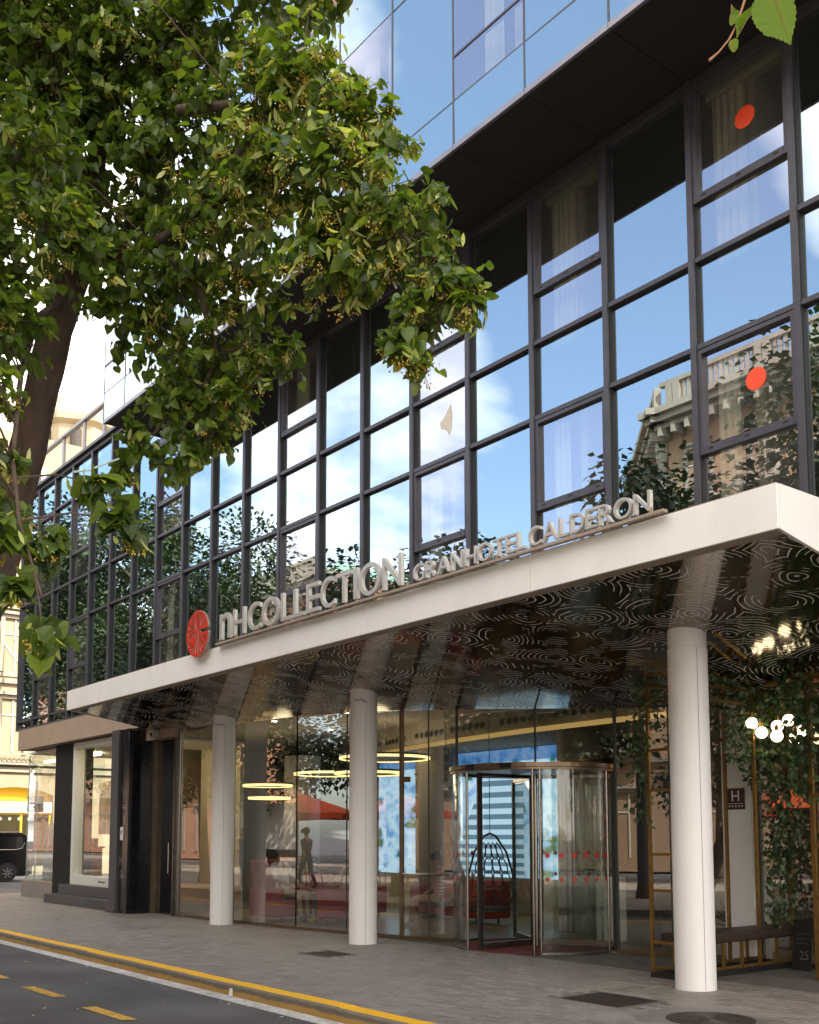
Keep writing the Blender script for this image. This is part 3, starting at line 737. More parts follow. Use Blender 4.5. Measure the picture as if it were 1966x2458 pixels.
# ------------------------------------------------------------------ round red emblem
emb = thing('round_emblem_sign', 'round red emblem with cut-out branching lines on the canopy edge', 'sign', (-14.25, 7.28, 4.25))
cu = bpy.data.curves.new('emblem', 'CURVE'); cu.dimensions = '2D'; cu.fill_mode = 'BOTH'; cu.extrude = .017; cu.bevel_depth = .003; cu.resolution_u = 4
def spl(pts):
    s_ = cu.splines.new('POLY'); s_.points.add(len(pts) - 1); s_.use_cyclic_u = True
    for p, (x, y) in zip(s_.points, pts): p.co = (x, y, 0, 1)
RE = .352
circ = [(RE * math.cos(2 * math.pi * i / 64), RE * math.sin(2 * math.pi * i / 64)) for i in range(64)]
circ = [p for p in circ if not (p[0] > .2 and -.004 < p[1] < .062)]
i0 = max(range(len(circ)), key=lambda i: (circ[i][1] <= 0.0 and circ[i][0] > .2, circ[i][1]))
ring = []
for i, p in enumerate(circ):
    ring.append(p)
ring = [(RE * math.cos(a), RE * math.sin(a)) for a in [math.asin(.058 / RE) + (2 * math.pi - 2 * 0 - math.asin(.058 / RE) - math.asin(.0 / RE)) * i / 60 for i in range(61)]]
ring += [(.07, 0.0), (.07, .058)]
spl(ring)
def slit(pts, w):
    """closed slot of width w along a polyline"""
    l, r_ = [], []
    for i, (x, y) in enumerate(pts):
        a = pts[max(0, i - 1)]; b = pts[min(len(pts) - 1, i + 1)]
        tx, ty = b[0] - a[0], b[1] - a[1]; n = math.hypot(tx, ty) or 1
        l.append((x - ty / n * w / 2, y + tx / n * w / 2)); r_.append((x + ty / n * w / 2, y - tx / n * w / 2))
    spl(l + r_[::-1])
def arc(cx, cy_, r_, a0, a1, n=8): return [(cx + r_ * math.cos(R(a0 + (a1 - a0) * i / n)), cy_ + r_ * math.sin(R(a0 + (a1 - a0) * i / n))) for i in range(n + 1)]
slit([(.035, .33), (.035, -.31)], .034)
slit([(-.045, .325), (-.045, .06)], .034)
slit([(-.04, -.31), (-.04, -.10)] + arc(-.115, -.06, .075, 0, 110, 6), .032)
slit([(.12, .29), (.12, .10)], .034)
slit([(.185, .24), (.185, .14), (.245, .14)], .034)
slit([(-.13, .28), (-.13, .21)] + [(-.17, .14), (-.27, .12)], .034)
slit([(-.10, .13), (-.19, .07), (-.29, .03)], .034)
slit(arc(-.19, -.05, .05, 30, 230, 6), .032)
slit([(-.12, -.28), (-.12, -.15)], .034)
slit([(-.19, -.24), (-.19, -.14)], .034)
slit([(-.265, -.17), (-.265, -.10)], .034)
slit([(.12, -.29), (.12, -.07)], .034)
slit([(.17, -.07), (.27, -.07)], .034)
slit([(.19, -.24), (.19, -.14)], .034)
slit([(.25, -.19), (.25, -.14)], .034)
ob = bpy.data.objects.new('emblem_tmp', cu); COL.objects.link(ob); bpy.context.view_layer.update()
me = bpy.data.meshes.new_from_object(ob.evaluated_get(bpy.context.evaluated_depsgraph_get()))
bpy.data.objects.remove(ob)
me.transform(Matrix(((1, 0, 0, -14.25), (0, 0, -1, 7.275), (0, 1, 0, 4.60), (0, 0, 0, 1))))
me.materials.clear(); me.materials.append(m_red); me.materials.append(m_rededge); me.update()
for p_ in me.polygons: p_.material_index = 1 if abs(p_.normal.y) < .5 else 0
link('emblem_disc', me, emb)
bxo('bracket', -14.45, -14.42, 7.31, 7.36, 4.32, 4.42, m_lip, emb); bxo('bracket', -14.08, -14.05, 7.31, 7.36, 4.32, 4.42, m_lip, emb)
# ------------------------------------------------------------------ lobby: glazing, interior
lob = hotel
def wallpane(p, q, z0, z1, m, name='lobby_glass', th=.012, off=0.0, parent=None):
    (xa, ya), (xb, yb) = p, q
    d = Vector((xb - xa, yb - ya, 0)).normalized(); n = Vector((-d.y, d.x, 0))
    b = MB(); A = Vector((xa, ya, 0)) + n * off; B_ = Vector((xb, yb, 0)) + n * off
    c = [A, B_, B_ + n * th, A + n * th]
    b.v += [(v.x, v.y, z0) for v in c] + [(v.x, v.y, z1) for v in c]
    b._f(0, 1, 5, 4); b._f(1, 2, 6, 5); b._f(3, 0, 4, 7); b._f(4, 5, 6, 7); b._f(0, 3, 2, 1)
    return b.build(name, m, parent or lob)
def lerp2(p, q, t): return (p[0] + (q[0] - p[0]) * t, p[1] + (q[1] - p[1]) * t)
m_seam = mat('glass_seam', (0.05, 0.06, 0.05), .4)
def post(p, z0, z1, w, m, name='glazing_post'):
    return MB().box(p[0] - w / 2, p[0] + w / 2, p[1] - w / 2, p[1] + w / 2, z0, z1).build(name, m, lob)
def glaze(p, q, n, m=g_lobby):
    for i in range(n):
        a, b = lerp2(p, q, i / n + .002), lerp2(p, q, (i + 1) / n - .002)
        zt = min(zs(a[1]), zs(b[1])) - .004
        wallpane(a, b, .05, zt, m)
    for i in range(n + 1):
        a = lerp2(p, q, i / n); post(a, .0, zs(a[1]) - .01, .016, m_seam, 'glass_seam')
    a, b = p, q
    d = Vector((b[0] - a[0], b[1] - a[1], 0)).normalized(); nn = Vector((-d.y, d.x, 0)) * .02
    A, B_ = Vector((*a, 0)), Vector((*b, 0))
    P = [A - nn, B_ - nn, B_ + nn, A + nn]
    MB().hexa([(v.x, v.y, 0.0) for v in P] + [(v.x, v.y, .05) for v in P]).build('glazing_base', m_bronze, lob)
glaze((-18.90, 9.335), (-17.0, 9.47), 1); glaze((-17.0, 9.47), GL[1], 1); glaze(GL[1], GL[2], 2)
post(GL[2], 0, zs(10.05), .055, m_bronze); post((-18.93, 9.33), 0, zs(9.33), .06, m_chrome)
glaze(GL[2], GL[3], 2); glaze(GL[4], GL[5], 2)
glaze((-7.62, 11.63), GL[6], 3)
# over-door glass between the drum and its neighbours
def over(p, q):
    wallpane(p, q, 2.62, min(zs(p[1]), zs(q[1])) - .004, g_lobby)
over((-11.86, 10.37), (-10.65, 10.78)); over((-10.63, 10.785), (-9.52, 11.15))
post((-11.86, 10.36), 0, zs(10.36), .03, m_seam); post((-10.64, 10.78), 2.6, zs(10.78), .02, m_seam); post((-9.5, 11.16), 0, zs(11.16), .035, m_seam)
# pull bar and lock plate on the side door
MB().tube([(-12.70, 9.98, .98), (-12.02, 10.2, .98)], .014, 8).build('push_bar', m_chrome, lob)
bxo('door_closer', -12.80, -12.62, 10.0, 10.08, 2.38, 2.46, m_bronze, lob)
# interior shell
m_lfloor = mat('lobby_floor', (0.30, 0.26, 0.19), .28, var=.06, vscale=2)
m_lceil = mat('lobby_ceiling', (0.34, 0.29, 0.22), .8)
m_lwall = mat('lobby_wall', (0.17, 0.14, 0.105), .8, var=.04)
m_lwall_dark = mat('lobby_wall_dark', (0.10, 0.075, 0.055), .7, var=.1)
fl = MB()
for (xa, ya), (xb, yb) in zip(GL, GL[1:]):
    fl.hexa([(xa, ya, -.05), (xb, yb, -.05), (xb, 16.5, -.05), (xa, 16.5, -.05), (xa, ya, .002), (xb, yb, .002), (xb, 16.5, .002), (xa, 16.5, .002)])
fl.box(-19.9, -18.95, 9.9, 16.5, -.05, .002)
struct(fl.build('lobby_floor', m_lfloor))
bxo('lobby_back_wall', -24, -2, 16.4, 16.6, 0, 4.0, m_lwall, lob)
bxo('lobby_side_wall', -24.2, -24, 10.5, 16.4, 0, 4.0, m_lwall_dark, lob)
bxo('restaurant_back_wall', -9.0, -1, 15.0, 15.1, 0.002, 3.9, m_lwall_dark, lob)
bxo('restaurant_partition', -9.0, -8.9, 12.4, 15.0, 0.002, 3.9, m_lwall_dark, lob)
bxo('lobby_end_wall', -1.2, -1, 11.8, 15, 0, 4, m_lwall_dark, lob)
lc = MB()
for (xa, ya), (xb, yb) in zip(GL, GL[1:]):
    lc.hexa([(xa, ya + .03, 3.78), (xb, yb + .03, 3.78), (xb, 16.4, 3.78), (xa, 16.4, 3.78), (xa, ya + .03, 3.9), (xb, yb + .03, 3.9), (xb, 16.4, 3.9), (xa, 16.4, 3.9)])
lc.box(-24, -18.95, 10.2, 16.4, 3.78, 3.9)
lc.build('lobby_ceiling', m_lceil, lob)
# curved bulkhead with round air nozzles and a warm lit cove under it
bc = [(-20.5, 14.6), (-18.5, 13.75), (-16.5, 13.15), (-14.5, 12.75), (-12.5, 12.5), (-10.5, 12.42), (-9.0, 12.4)]
bh = MB(); n = len(bc)
for (xa, ya), (xb, yb) in zip(bc, bc[1:]):
    bh.hexa([(xa, ya, 3.30), (xb, yb, 3.30), (xb, yb + 2.0, 3.30), (xa, ya + 2.0, 3.30), (xa, ya, 3.779), (xb, yb, 3.779), (xb, yb + 2.0, 3.779), (xa, ya + 2.0, 3.779)])
bh.build('ceiling_bulkhead', m_lceil, lob)
e_cove = emitter('warm_cove_light', (1.0, 0.60, 0.20), 0.15)
cv = MB()
for (xa, ya), (xb, yb) in zip(bc, bc[1:]):
    cv.hexa([(xa, ya - .03, 3.27), (xb, yb - .03, 3.27), (xb, yb - .004, 3.27), (xa, ya - .004, 3.27), (xa, ya - .03, 3.35), (xb, yb - .03, 3.35), (xb, yb - .004, 3.35), (xa, ya - .004, 3.35)])
cl = cv.build('cove_light_strip', e_cove); tag(cl, 'warm glowing cove strip along the curved lobby ceiling edge', 'light')
noz = MB().lathe([(.055, 0), (.055, .012), (.03, .012)], (0, 0), 14, cap=True).mesh('air_nozzle', m_blackmetal)
cum = [0]
for a, b in zip(bc, bc[1:]): cum.append(cum[-1] + math.dist(a, b))
def along(s_):
    for i in range(len(bc) - 1):
        if cum[i] <= s_ <= cum[i + 1]:
            t = (s_ - cum[i]) / (cum[i + 1] - cum[i]); return lerp2(bc[i], bc[i + 1], t), math.atan2(bc[i + 1][1] - bc[i][1], bc[i + 1][0] - bc[i][0])
s_ = .6
while s_ < cum[-1] - .3:
    if (s_ % 1.5) < 1.2:
        (x, y), an = along(s_); o = link('air_nozzle', noz, lob)
        o.location = (x + .012 * math.sin(an), y - .012 * math.cos(an), 3.52); o.rotation_euler = (R(90), 0, an)
    s_ += .2
# round interior piers
m_ipier = mat('grey_lobby_column', (0.20, 0.18, 0.16), .5, var=.05)
for i, (x, y, r_) in enumerate(((-16.2, 13.6, .42), (-12.0, 13.2, .38), (-19.6, 12.6, .4))):
    c = smooth_angle(MB().lathe([(r_, 0), (r_, 3.3)], (x, y), 28).build('lobby_column', m_ipier, lob))
    MB().lathe([(r_ + .02, 2.78), (r_ + .02, 2.80)], (x, y), 28, cap=False).build('column_ring', m_brass, c)
# the big screen wall: a flight of steps between white houses under a blue sky
def screen_mat():
    m, nt, N, L, out = nodes_of('screen_picture')
    t = N.new('ShaderNodeTexCoord'); sp = N.new('ShaderNodeSeparateXYZ'); L.new(t.outputs['Object'], sp.inputs[0])
    def mth(op, a, b=None, c=None):
        n_ = N.new('ShaderNodeMath'); n_.operation = op
        for i, v in enumerate((a, b, c)):
            if v is None: continue
            if isinstance(v, (int, float)): n_.inputs[i].default_value = v
            else: L.new(v, n_.inputs[i])
        return n_.outputs[0]
    X, Z_ = sp.outputs['X'], sp.outputs['Z']
    up = mth('DIVIDE', mth('SUBTRACT', Z_, .7), 2.65)                       # 0 foot, 1 head of the picture
    half = mth('MULTIPLY_ADD', up, -.75, 1.15)                                # the flight narrows upwards
    off = mth('ABSOLUTE', mth('SUBTRACT', X, mth('MULTIPLY_ADD', up, .75, -15.9)))
    instair = mth('MULTIPLY', mth('LESS_THAN', off, half), mth('LESS_THAN', up, .80))
    step = mth('FRACT', mth('MULTIPLY', mth('POWER', mth('ADD', up, .12), .72), 15.0))
    tread = mth('GREATER_THAN', step, .48)
    cs = N.new('ShaderNodeMixRGB'); cs.inputs[1].default_value = (.13, .22, .30, 1); cs.inputs[2].default_value = (.50, .70, .86, 1); L.new(tread, cs.inputs[0])
    n1 = N.new('ShaderNodeTexNoise'); n1.inputs['Scale'].default_value = 2.1; n1.inputs['Detail'].default_value = 3; L.new(t.outputs['Object'], n1.inputs['Vector'])
    ws = N.new('ShaderNodeValToRGB'); cr = ws.color_ramp
    cr.elements[0].position = .36; cr.elements[0].color = (.04, .16, .07, 1); cr.elements[1].position = .42; cr.elements[1].color = (.30, .55, .88, 1)
    e = cr.elements.new(.52); e.color = (.62, .82, .98, 1); e = cr.elements.new(.62); e.color = (.42, .64, .90, 1); e = cr.elements.new(.70); e.color = (.18, .40, .75, 1)
    L.new(n1.outputs['Fac'], ws.inputs[0])
    mx = N.new('ShaderNodeMixRGB'); L.new(instair, mx.inputs[0]); L.new(ws.outputs[0], mx.inputs[1]); L.new(cs.outputs[0], mx.inputs[2])
    skyf = mth('GREATER_THAN', up, .88)
    m3 = N.new('ShaderNodeMixRGB'); m3.inputs[2].default_value = (.03, .14, .42, 1); L.new(mth('MULTIPLY', skyf, .75), m3.inputs[0]); L.new(mx.outputs[0], m3.inputs[1])
    em = N.new('ShaderNodeEmission'); em.inputs['Strength'].default_value = 0.30; L.new(m3.outputs[0], em.inputs['Color']); L.new(em.outputs[0], out.inputs[0])
    return m
scr = thing('video_wall', 'tall glowing screen wall showing blue-white steps between houses inside the lobby', 'screen', (-16.6, 14.7, 0))
ms = screen_mat()
for a, b in ((-19.45, -18.35), (-18.33, -17.23), (-17.21, -16.11), (-16.09, -14.99), (-14.97, -13.87)):
    bxo('screen_panel', a, b, 14.60, 14.66, .74, 3.28, ms, scr)
bxo('screen_plinth', -19.5, -13.8, 14.62, 14.9, .002, .73, mat('cream_plinth', (.5, .45, .34), .6), scr); bxo('screen_back', -19.5, -13.8, 14.67, 14.9, .73, 3.29, m_blackmetal, scr)
# ring pendants
e_ring = emitter('ring_light', (1.0, 0.68, 0.28), 0.75)
def ring_lamp(c, r_, z, label):
    t_ = thing('ring_pendant_lamp', label, 'lamp', (c[0], c[1], z), group='glowing ring lamps in the lobby')
    MB().lathe([(r_ - .03, z), (r_ + .03, z), (r_ + .03, z + .06), (r_ - .03, z + .06), (r_ - .03, z)], c, 40, cap=False).build('ring_body', m_blackmetal, t_)
    MB().lathe([(r_ - .02, z - .02), (r_ + .032, z - .02), (r_ + .032, z + .025), (r_ + .0305, z + .025), (r_ + .0305, z - .002), (r_ - .02, z - .002), (r_ - .02, z - .02)], c, 40, cap=False).build('light_band', e_ring, t_)
    ld = bpy.data.lights.new('ring_lamp_light', 'POINT'); ld.energy = 7 * r_; ld.color = (1.0, .80, .55); ld.shadow_soft_size = r_ * .5
    lo_ = bpy.data.objects.new('ring_lamp_light', ld); COL.objects.link(lo_); lo_.location = (c[0], c[1], z - .05); adopt(lo_, t_)
    for k in range(3):
        an = k * 2.094; MB().tube([(c[0] + r_ * math.cos(an), c[1] + r_ * math.sin(an), z + .06), (c[0], c[1], 3.78)], .003, 4).build('wire', m_blackmetal, t_)
ring_lamp((-17.6, 12.0), .72, 2.80, 'low wide glowing ring lamp hanging over the red armchairs'); ring_lamp((-16.2, 12.3), .85, 3.05, 'highest and widest glowing ring lamp in the lobby')
ring_lamp((-15.9, 11.7), .62, 2.72, 'small glowing ring lamp nearest the middle column'); ring_lamp((-19.4, 11.6), .5, 2.62, 'small upper ring lamp behind the far column'); ring_lamp((-19.5, 11.7), .42, 2.36, 'smallest lowest ring lamp behind the far column')
# ceiling downlights
e_down = emitter('downlight_lens', (1.0, 0.80, 0.52), 10.0)
dl = MB().lathe([(.045, 0), (.045, .01)], (0, 0), 12).mesh('downlight', e_down)
for i, (x, y) in enumerate(((-17.5, 10.6), (-15.5, 10.9), (-14.2, 11.4), (-13.0, 11.8), (-11.2, 11.9), (-9.8, 12.0), (-8.2, 12.6), (-6.6, 12.8), (-5.2, 13), (-6.6, 14.2), (-4.5, 14.2), (-18.2, 12.4))):
    o = tag(link('ceiling_downlight', dl), 'small round lit downlight set in the lobby ceiling', 'light', 'lobby ceiling downlights'); o.location = (x, y, 3.768)
# ------------------------------------------------------------------ revolving door
DC, DR = (-10.75, 10.875), 1.18
rd = thing('revolving_door', 'round glass revolving door with chrome posts and red dot stickers', 'revolving door', (DC[0], DC[1], 0))
def arcwall(a0, a1, z0, z1, r_, m, name, th=.012, seg=18, parent=rd):
    b = MB().lathe([(r_, z0), (r_, z1), (r_ - th, z1), (r_ - th, z0), (r_, z0)], DC, seg, R(a0), R(a1), cap=False)
    return smooth_angle(b.build(name, m, parent))
MB().lathe([(DR + .05, 2.475), (DR + .05, 2.535), (.02, 2.56)], DC, 64, cap=True).build('drum_roof', m_bronze, rd)
arcwall(-180, 180, 2.44, 2.469, DR + .03, m_bronze, 'head_ring', .1, 48)
arcwall(-178, -98, .03, 2.44, DR, g_door, 'curved_glass'); arcwall(-42, 8, .03, 2.44, DR, g_door, 'curved_glass')
arcwall(80, 135, .03, 2.44, DR, g_door, 'curved_glass')
arcwall(-178, -98, .002, .03, DR + .01, m_chrome, 'floor_track', .04); arcwall(-42, 8, .002, .03, DR + .01, m_chrome, 'floor_track', .04)
def dpost(an, r_, w, m, z1=2.47):
    x, y = DC[0] + r_ * math.cos(R(an)), DC[1] + r_ * math.sin(R(an))
    return smooth_angle(MB().tube([(x, y, .002), (x, y, z1)], w, 12).build('post', m, rd))
for an, w in ((-178, .016), (-97.5, .019), (-47, .017), (-42.5, .019), (9.5, .019), (80, .016), (135, .016)): dpost(an, DR, w, m_chrome)
MB().tube([(DC[0], DC[1], .002), (DC[0], DC[1], 2.45)], .035, 14).build('spindle', m_chrome, rd)
for an in (-88, 32, 152):
    d = Vector((math.cos(R(an)), math.sin(R(an)), 0)); n_ = Vector((-d.y, d.x, 0)); c = Vector((*DC, 0))
    def slab(r0, r1, z0, z1, th, m, name, par):
        P = [c + d * r0 - n_ * th, c + d * r1 - n_ * th, c + d * r1 + n_ * th, c + d * r0 + n_ * th]
        return MB().hexa([(p.x, p.y, z0) for p in P] + [(p.x, p.y, z1) for p in P]).build(name, m, par)
    w_ = slab(.10, 1.08, .12, 2.36, .006, g_door, 'wing_glass', rd)
    slab(1.08, 1.13, .03, 2.42, .022, m_blackmetal, 'wing_stile', w_); slab(.05, .10, .03, 2.42, .022, m_blackmetal, 'wing_stile', w_)
    slab(.10, 1.08, .03, .11, .018, m_chrome, 'wing_rail', w_); slab(.10, 1.08, 2.37, 2.42, .018, m_chrome, 'wing_rail', w_)
MB().lathe([(1.12, .002), (1.12, .012)], DC, 48).build('door_mat', mat('dark_red_mat', (0.13, 0.025, 0.02), .95, var=.2, vscale=30, bump=.5, bscale=120), rd)
for z in (1.30, .98):
    rr = .034 if z > 1.1 else .028
    for an in (list(range(-172, -100, 12)) + list(range(-38, 8, 9)) + list(range(84, 132, 9))):
        b = MB(); dd = Vector((math.cos(R(an)), math.sin(R(an)), 0)); tt = Vector((-dd.y, dd.x, 0)); cc = Vector((*DC, z)) + dd * (DR + .003)
        b.prism([cc + tt * rr * math.cos(q * .349) + Vector((0, 0, rr * math.sin(q * .349))) for q in range(18)], dd * .002)
        b.build('dot_sticker', m_dotdark, rd)
bxo('sensor', DC[0] + .48, DC[0] + .62, 9.72, 9.80, 2.46, 2.53, m_blackmetal, rd); bxo('sensor', DC[0] - .1, DC[0] + .05, 9.63, 9.70, 2.46, 2.53, m_blackmetal, rd)
# ------------------------------------------------------------------ white pillar with the hotel plate
bevel(bxo('pillar', -8.05, -7.64, 11.49, 11.86, 0, zs(11.5) + .02, m_white, hotel), .006)
hs = thing('hotel_rating_plaque', 'dark red plaque with white H and five stars on the white pillar', 'plaque', (-7.85, 11.47, 1.88))
bevel(bxo('plate', -7.955, -7.715, 11.470, 11.489, 1.885, 2.15, mat('maroon_plate', (0.045, 0.012, 0.018), .3), hs), .003)
m_wl = mat('white_lettering', (.75, .73, .7), .5)
letter('H', -7.89, -7.785, 1.99, 2.12, 11.466, 11.4695, m_wl, hs)
bxo('line', -7.94, -7.73, 11.466, 11.4695, 1.955, 1.961, m_wl, hs)
for i in range(5):
    cx, cz = -7.925 + i * .045, 1.925
    pts = [(cx + (.016 if q % 2 == 0 else .007) * math.sin(q * .628), 11.4695, cz + (.016 if q % 2 == 0 else .007) * math.cos(q * .628)) for q in range(10)]
    MB().prism(pts, (0, -.003, 0)).build('star', m_wl, hs)
ip = thing('lobby_information_panel', 'dark blue upright information panel behind the glass right of the revolving door', 'panel', (-9.67, 12.15, 0))
bevel(bxo('panel', -9.95, -9.4, 12.12, 12.18, .85, 2.42, mat('dark_blue_panel', (.012, .035, .085), .3, var=.3, vscale=1.5), ip), .01)
bxo('stand', -9.76, -9.58, 12.13, 12.17, .002, .85, m_blackmetal, ip)
cs = thing('low_counter', 'low cream counter with small goods behind the glass right of the revolving door', 'counter', (-8.7, 12.6, 0))
bevel(bxo('counter', -9.3, -8.2, 12.35, 12.8, .002, .92, mat('cream_counter', (.5, .44, .34), .6), cs), .02); bxo('counter_top', -9.34, -8.16, 12.3, 12.84, .921, .96, m_wl, cs)
# ------------------------------------------------------------------ corner shop and black side entrance at ground level
shop = hotel
bxo('shop_back_wall', -28.2, -22.0, 12.4, 12.5, 0, 3.78, mat('shop_wall', (0.55, 0.50, 0.42), .8), shop)
bxo('shop_floor', -28.2, -21.9, 9.5, 12.4, .0, .40, mat('shop_floor_wood', (0.42, 0.24, 0.09), .5, var=.2, vscale=5, stretch=(1, 8, 1)), shop)
bxo('shop_ceiling', -28.2, -21.9, 9.5, 12.4, 3.72, 3.776, m_white, shop)
bxo('plinth', -28.35, -26.0, 9.42, 9.62, 0, .405, m_plinth, shop); bxo('plinth', -28.35, -28.15, 9.62, 12.5, 0, .405, m_plinth, shop)
# glass corner of the shop
pane(-28.22, -26.02, .41, 3.70, g_shop, y=9.50, name='shop_glass')
b = MB().box(-28.235, -28.223, 9.51, 11.6, .41, 3.70); b.build('shop_glass', g_shop, shop)
bxo('glass_edge', -28.238, -28.221, 9.49, 9.508, .41, 3.70, mat('glass_edge_green', (0.20, 0.34, 0.30), .2), shop)
bevel(bxo('dark_pillar', -25.6, -24.42, 9.25, 9.75, .0, 3.775, mat('charcoal_pillar', (0.016, 0.015, 0.017), .7, spec=.2, var=.1), shop), .008)
# white framed display window on two stone steps
bevel(bxo('step', -25.05, -21.0, 8.86, 9.25, 0, .205, m_greystone, shop), .006)
bevel(bxo('step', -24.75, -21.0, 9.10, 9.45, .205, .43, m_greystone, shop), .006)
wf = MB(); xa, xb, za, zb, y0, y1 = -24.30, -21.0, .435, 3.74, 9.20, 9.42
wf.box(xa, xa + .16, y0, y1, za, zb).box(xb - .10, xb, y0, y1, za, zb).box(xa + .16, xb - .10, y0, y1, za, za + .22).box(xa + .16, xb - .10, y0, y1, zb - .14, zb)
m_wframe = mat('white_window_frame', (0.62, 0.62, 0.57), .4)
bevel(wf.build('window_frame', m_wframe, shop), .006)
pane(xa + .16, xb - .10, za + .22, zb - .14, g_shop, y=9.33, name='window_pane')
bxo('window_handle', -22.6, -22.2, y0 - .012, y0 - .001, za + .10, za + .13, m_chrome, shop)
# stone pier, half grey, half veined marble, its cheek polished black
bxo('pier_face', -20.93, -20.56, 8.74, 9.30, 0, 3.74, m_greystone, shop); bxo('pier_marble', -20.555, -20.18, 8.80, 9.30, 0, 3.74, m_marble, shop)
bxo('pier_cheek', -20.178, -20.16, 8.80, 9.33, 0, 3.70, m_blackstone, shop)
bxo('pier_foot', -20.98, -20.56, 8.70, 8.739, 0, .06, m_greystone, shop)
bxo('entry_header', -20.9, -18.95, 9.15, 9.45, 3.50, 3.77, m_beige, shop)
dr = thing('side_entrance_door', 'tall black side door with long steel pull handle beside the marble pier', 'door', (-19.7, 9.4, 0))
bxo('door_jamb', -20.155, -20.09, 9.30, 9.42, 0, 3.5, m_bronze, dr)
bxo('hinge', -20.09, -20.06, 9.36, 9.40, .5, .6, m_bronze, dr); bxo('hinge', -20.09, -20.06, 9.36, 9.40, 2.1, 2.2, m_bronze, dr)
bxo('door_leaf', -20.085, -19.16, 9.40, 9.45, .01, 3.495, m_blackstone, dr)
MB().tube([(-19.42, 9.34, .82), (-19.42, 9.34, 1.42)], .012, 8).build('pull_handle', m_chrome, dr)
for z in (.90, 1.34): MB().tube([(-19.42, 9.34, z), (-19.42, 9.40, z)], .009, 6).build('handle_stay', m_chrome, dr)
bxo('door_jamb', -19.15, -19.09, 9.29, 9.40, 0, 3.5, m_chrome, dr); bxo('side_post', -19.085, -18.97, 9.33, 9.40, 0, 3.5, m_marble, dr)
o = thing('intercom_panel', 'small white intercom panel on the veined marble pier', 'intercom', (-20.4, 8.79, 1.5))
bevel(bxo('panel', -20.50, -20.36, 8.782, 8.798, 1.47, 1.74, m_white, o), .004); bxo('grille', -20.455, -20.405, 8.778, 8.7815, 1.6, 1.67, m_trim, o)
cc = thing('security_camera', 'small grey dome security camera under the canopy by the black door', 'camera', (-19.6, 9.08, 3.6))
bevel(bxo('housing', -19.68, -19.50, 9.0, 9.14, 3.52, 3.66, mat('camera_grey', (.42, .38, .34), .5), cc), .015)
MB().sphere((-19.575, 8.995, 3.58), .035, 12, 8).build('lens', m_blackmetal, cc)
# things in the windows
m_wood = mat('honey_wood', (0.50, 0.27, 0.07), .5, var=.15, vscale=4, stretch=(1, 1, 6))
cab = thing('display_cabinet', 'honey wood display cabinet with black top inside the corner shop', 'cabinet', (-26.7, 10.3, .4))
bevel(bxo('carcass', -27.2, -26.05, 10.05, 10.7, .402, 1.25, m_wood, cab), .01); bxo('top', -27.25, -26.0, 10.0, 10.75, 1.252, 1.29, m_white, cab); bxo('drawer', -27.0, -26.2, 10.03, 10.05, 1.0, 1.2, m_wood, cab); MB().sphere((-26.3, 10.02, .8), .02, 8, 6).build('knob', m_blackmetal, cab)
bx_ = thing('black_display_box', 'black display case standing on the honey wood cabinet', 'display box', (-26.6, 10.3, 1.29)); bevel(bxo('box', -27.0, -26.1, 10.1, 10.6, 1.292, 1.50, m_blackmetal, bx_), .01)
man = thing('shop_mannequin', 'headless mannequin in a long blue-grey dress inside the corner glass', 'mannequin', (-27.7, 9.95, .4))
m_dress = mat('blue_grey_dress', (0.22, 0.26, 0.28), .9, var=.15, vscale=20)
pr_ = [(.26, .41), (.25, .6), (.22, 1.0), (.17, 1.32), (.13, 1.45), (.155, 1.62), (.17, 1.75), (.10, 1.86), (.05, 1.9), (.045, 1.98)]
d_ = MB().lathe(pr_, (0, 0), 20); d_.v = [(-27.7 + x, 9.95 + y * .75, z) for x, y, z in d_.v]; smooth_angle(d_.build('dress', m_dress, man))
for sx in (-1, 1): MB().tube([(-27.7 + sx * .16, 9.95, 1.75), (-27.7 + sx * .24, 9.9, 1.5), (-27.7 + sx * .2, 9.83, 1.25)], [.05, .045, .03], 8).build('sleeve', m_dress, man)
MB().tube([(-27.7, 9.95, .4), (-27.7, 9.95, .5)], .03, 8).build('stand', m_chrome, man)
pic = thing('shop_poster_panel', 'tall pale photo panel hung behind the corner shop glass', 'poster', (-26.5, 11.0, 1.5))
bxo('panel', -27.1, -26.1, 11.0, 11.02, 1.6, 3.0, mat('photo_print', (.45, .42, .34), .6, var=.5, vscale=3), pic)
sh = thing('window_display_stand', 'white shelving stand with boxes in the white framed window', 'shelf', (-22.7, 10.1, .4))
for z in (.9, 1.4, 1.9): bxo('shelf', -23.6, -22.1, 9.9, 10.3, z, z + .03, m_white, sh)
for x in (-23.6, -22.85, -22.1): bxo('upright', x - .02, x + .02, 9.88, 10.32, .402, 2.4, m_white, sh)
rs = random.Random(3)
for i in range(9):
    x, z = -23.45 + (i % 3) * .48, (.90, 1.40, 1.90)[i // 3]
    cn, c_ = [('cream', (.6, .57, .5)), ('red-brown', (.5, .2, .12)), ('black', (.03, .03, .03)), ('beige', (.65, .6, .45)), ('orange', (.7, .3, .06)), ('grey', (.3, .3, .3)), ('white', (.75, .74, .7)), ('dark green', (.05, .12, .06)), ('tan', (.45, .3, .16))][i]
    tag(bevel(bxo('gift_box', x, x + .28, 9.95, 10.2, z + .032, z + rs.uniform(.18, .33), mat('box_paper%d' % i, c_, .7)), .006), '%s box on the %s shelf of the white framed window' % (cn, ['lowest', 'middle', 'top'][i // 3]), 'box', 'boxes in the shop window')
e_shop = emitter('shop_strip_light', (1.0, .74, .38), 18)
sl_ = bxo('shop_strip_lamp', -27.8, -26.2, 10.6, 10.66, 3.66, 3.70, e_shop); tag(sl_, 'warm strip lamp on the ceiling of the corner shop', 'light')
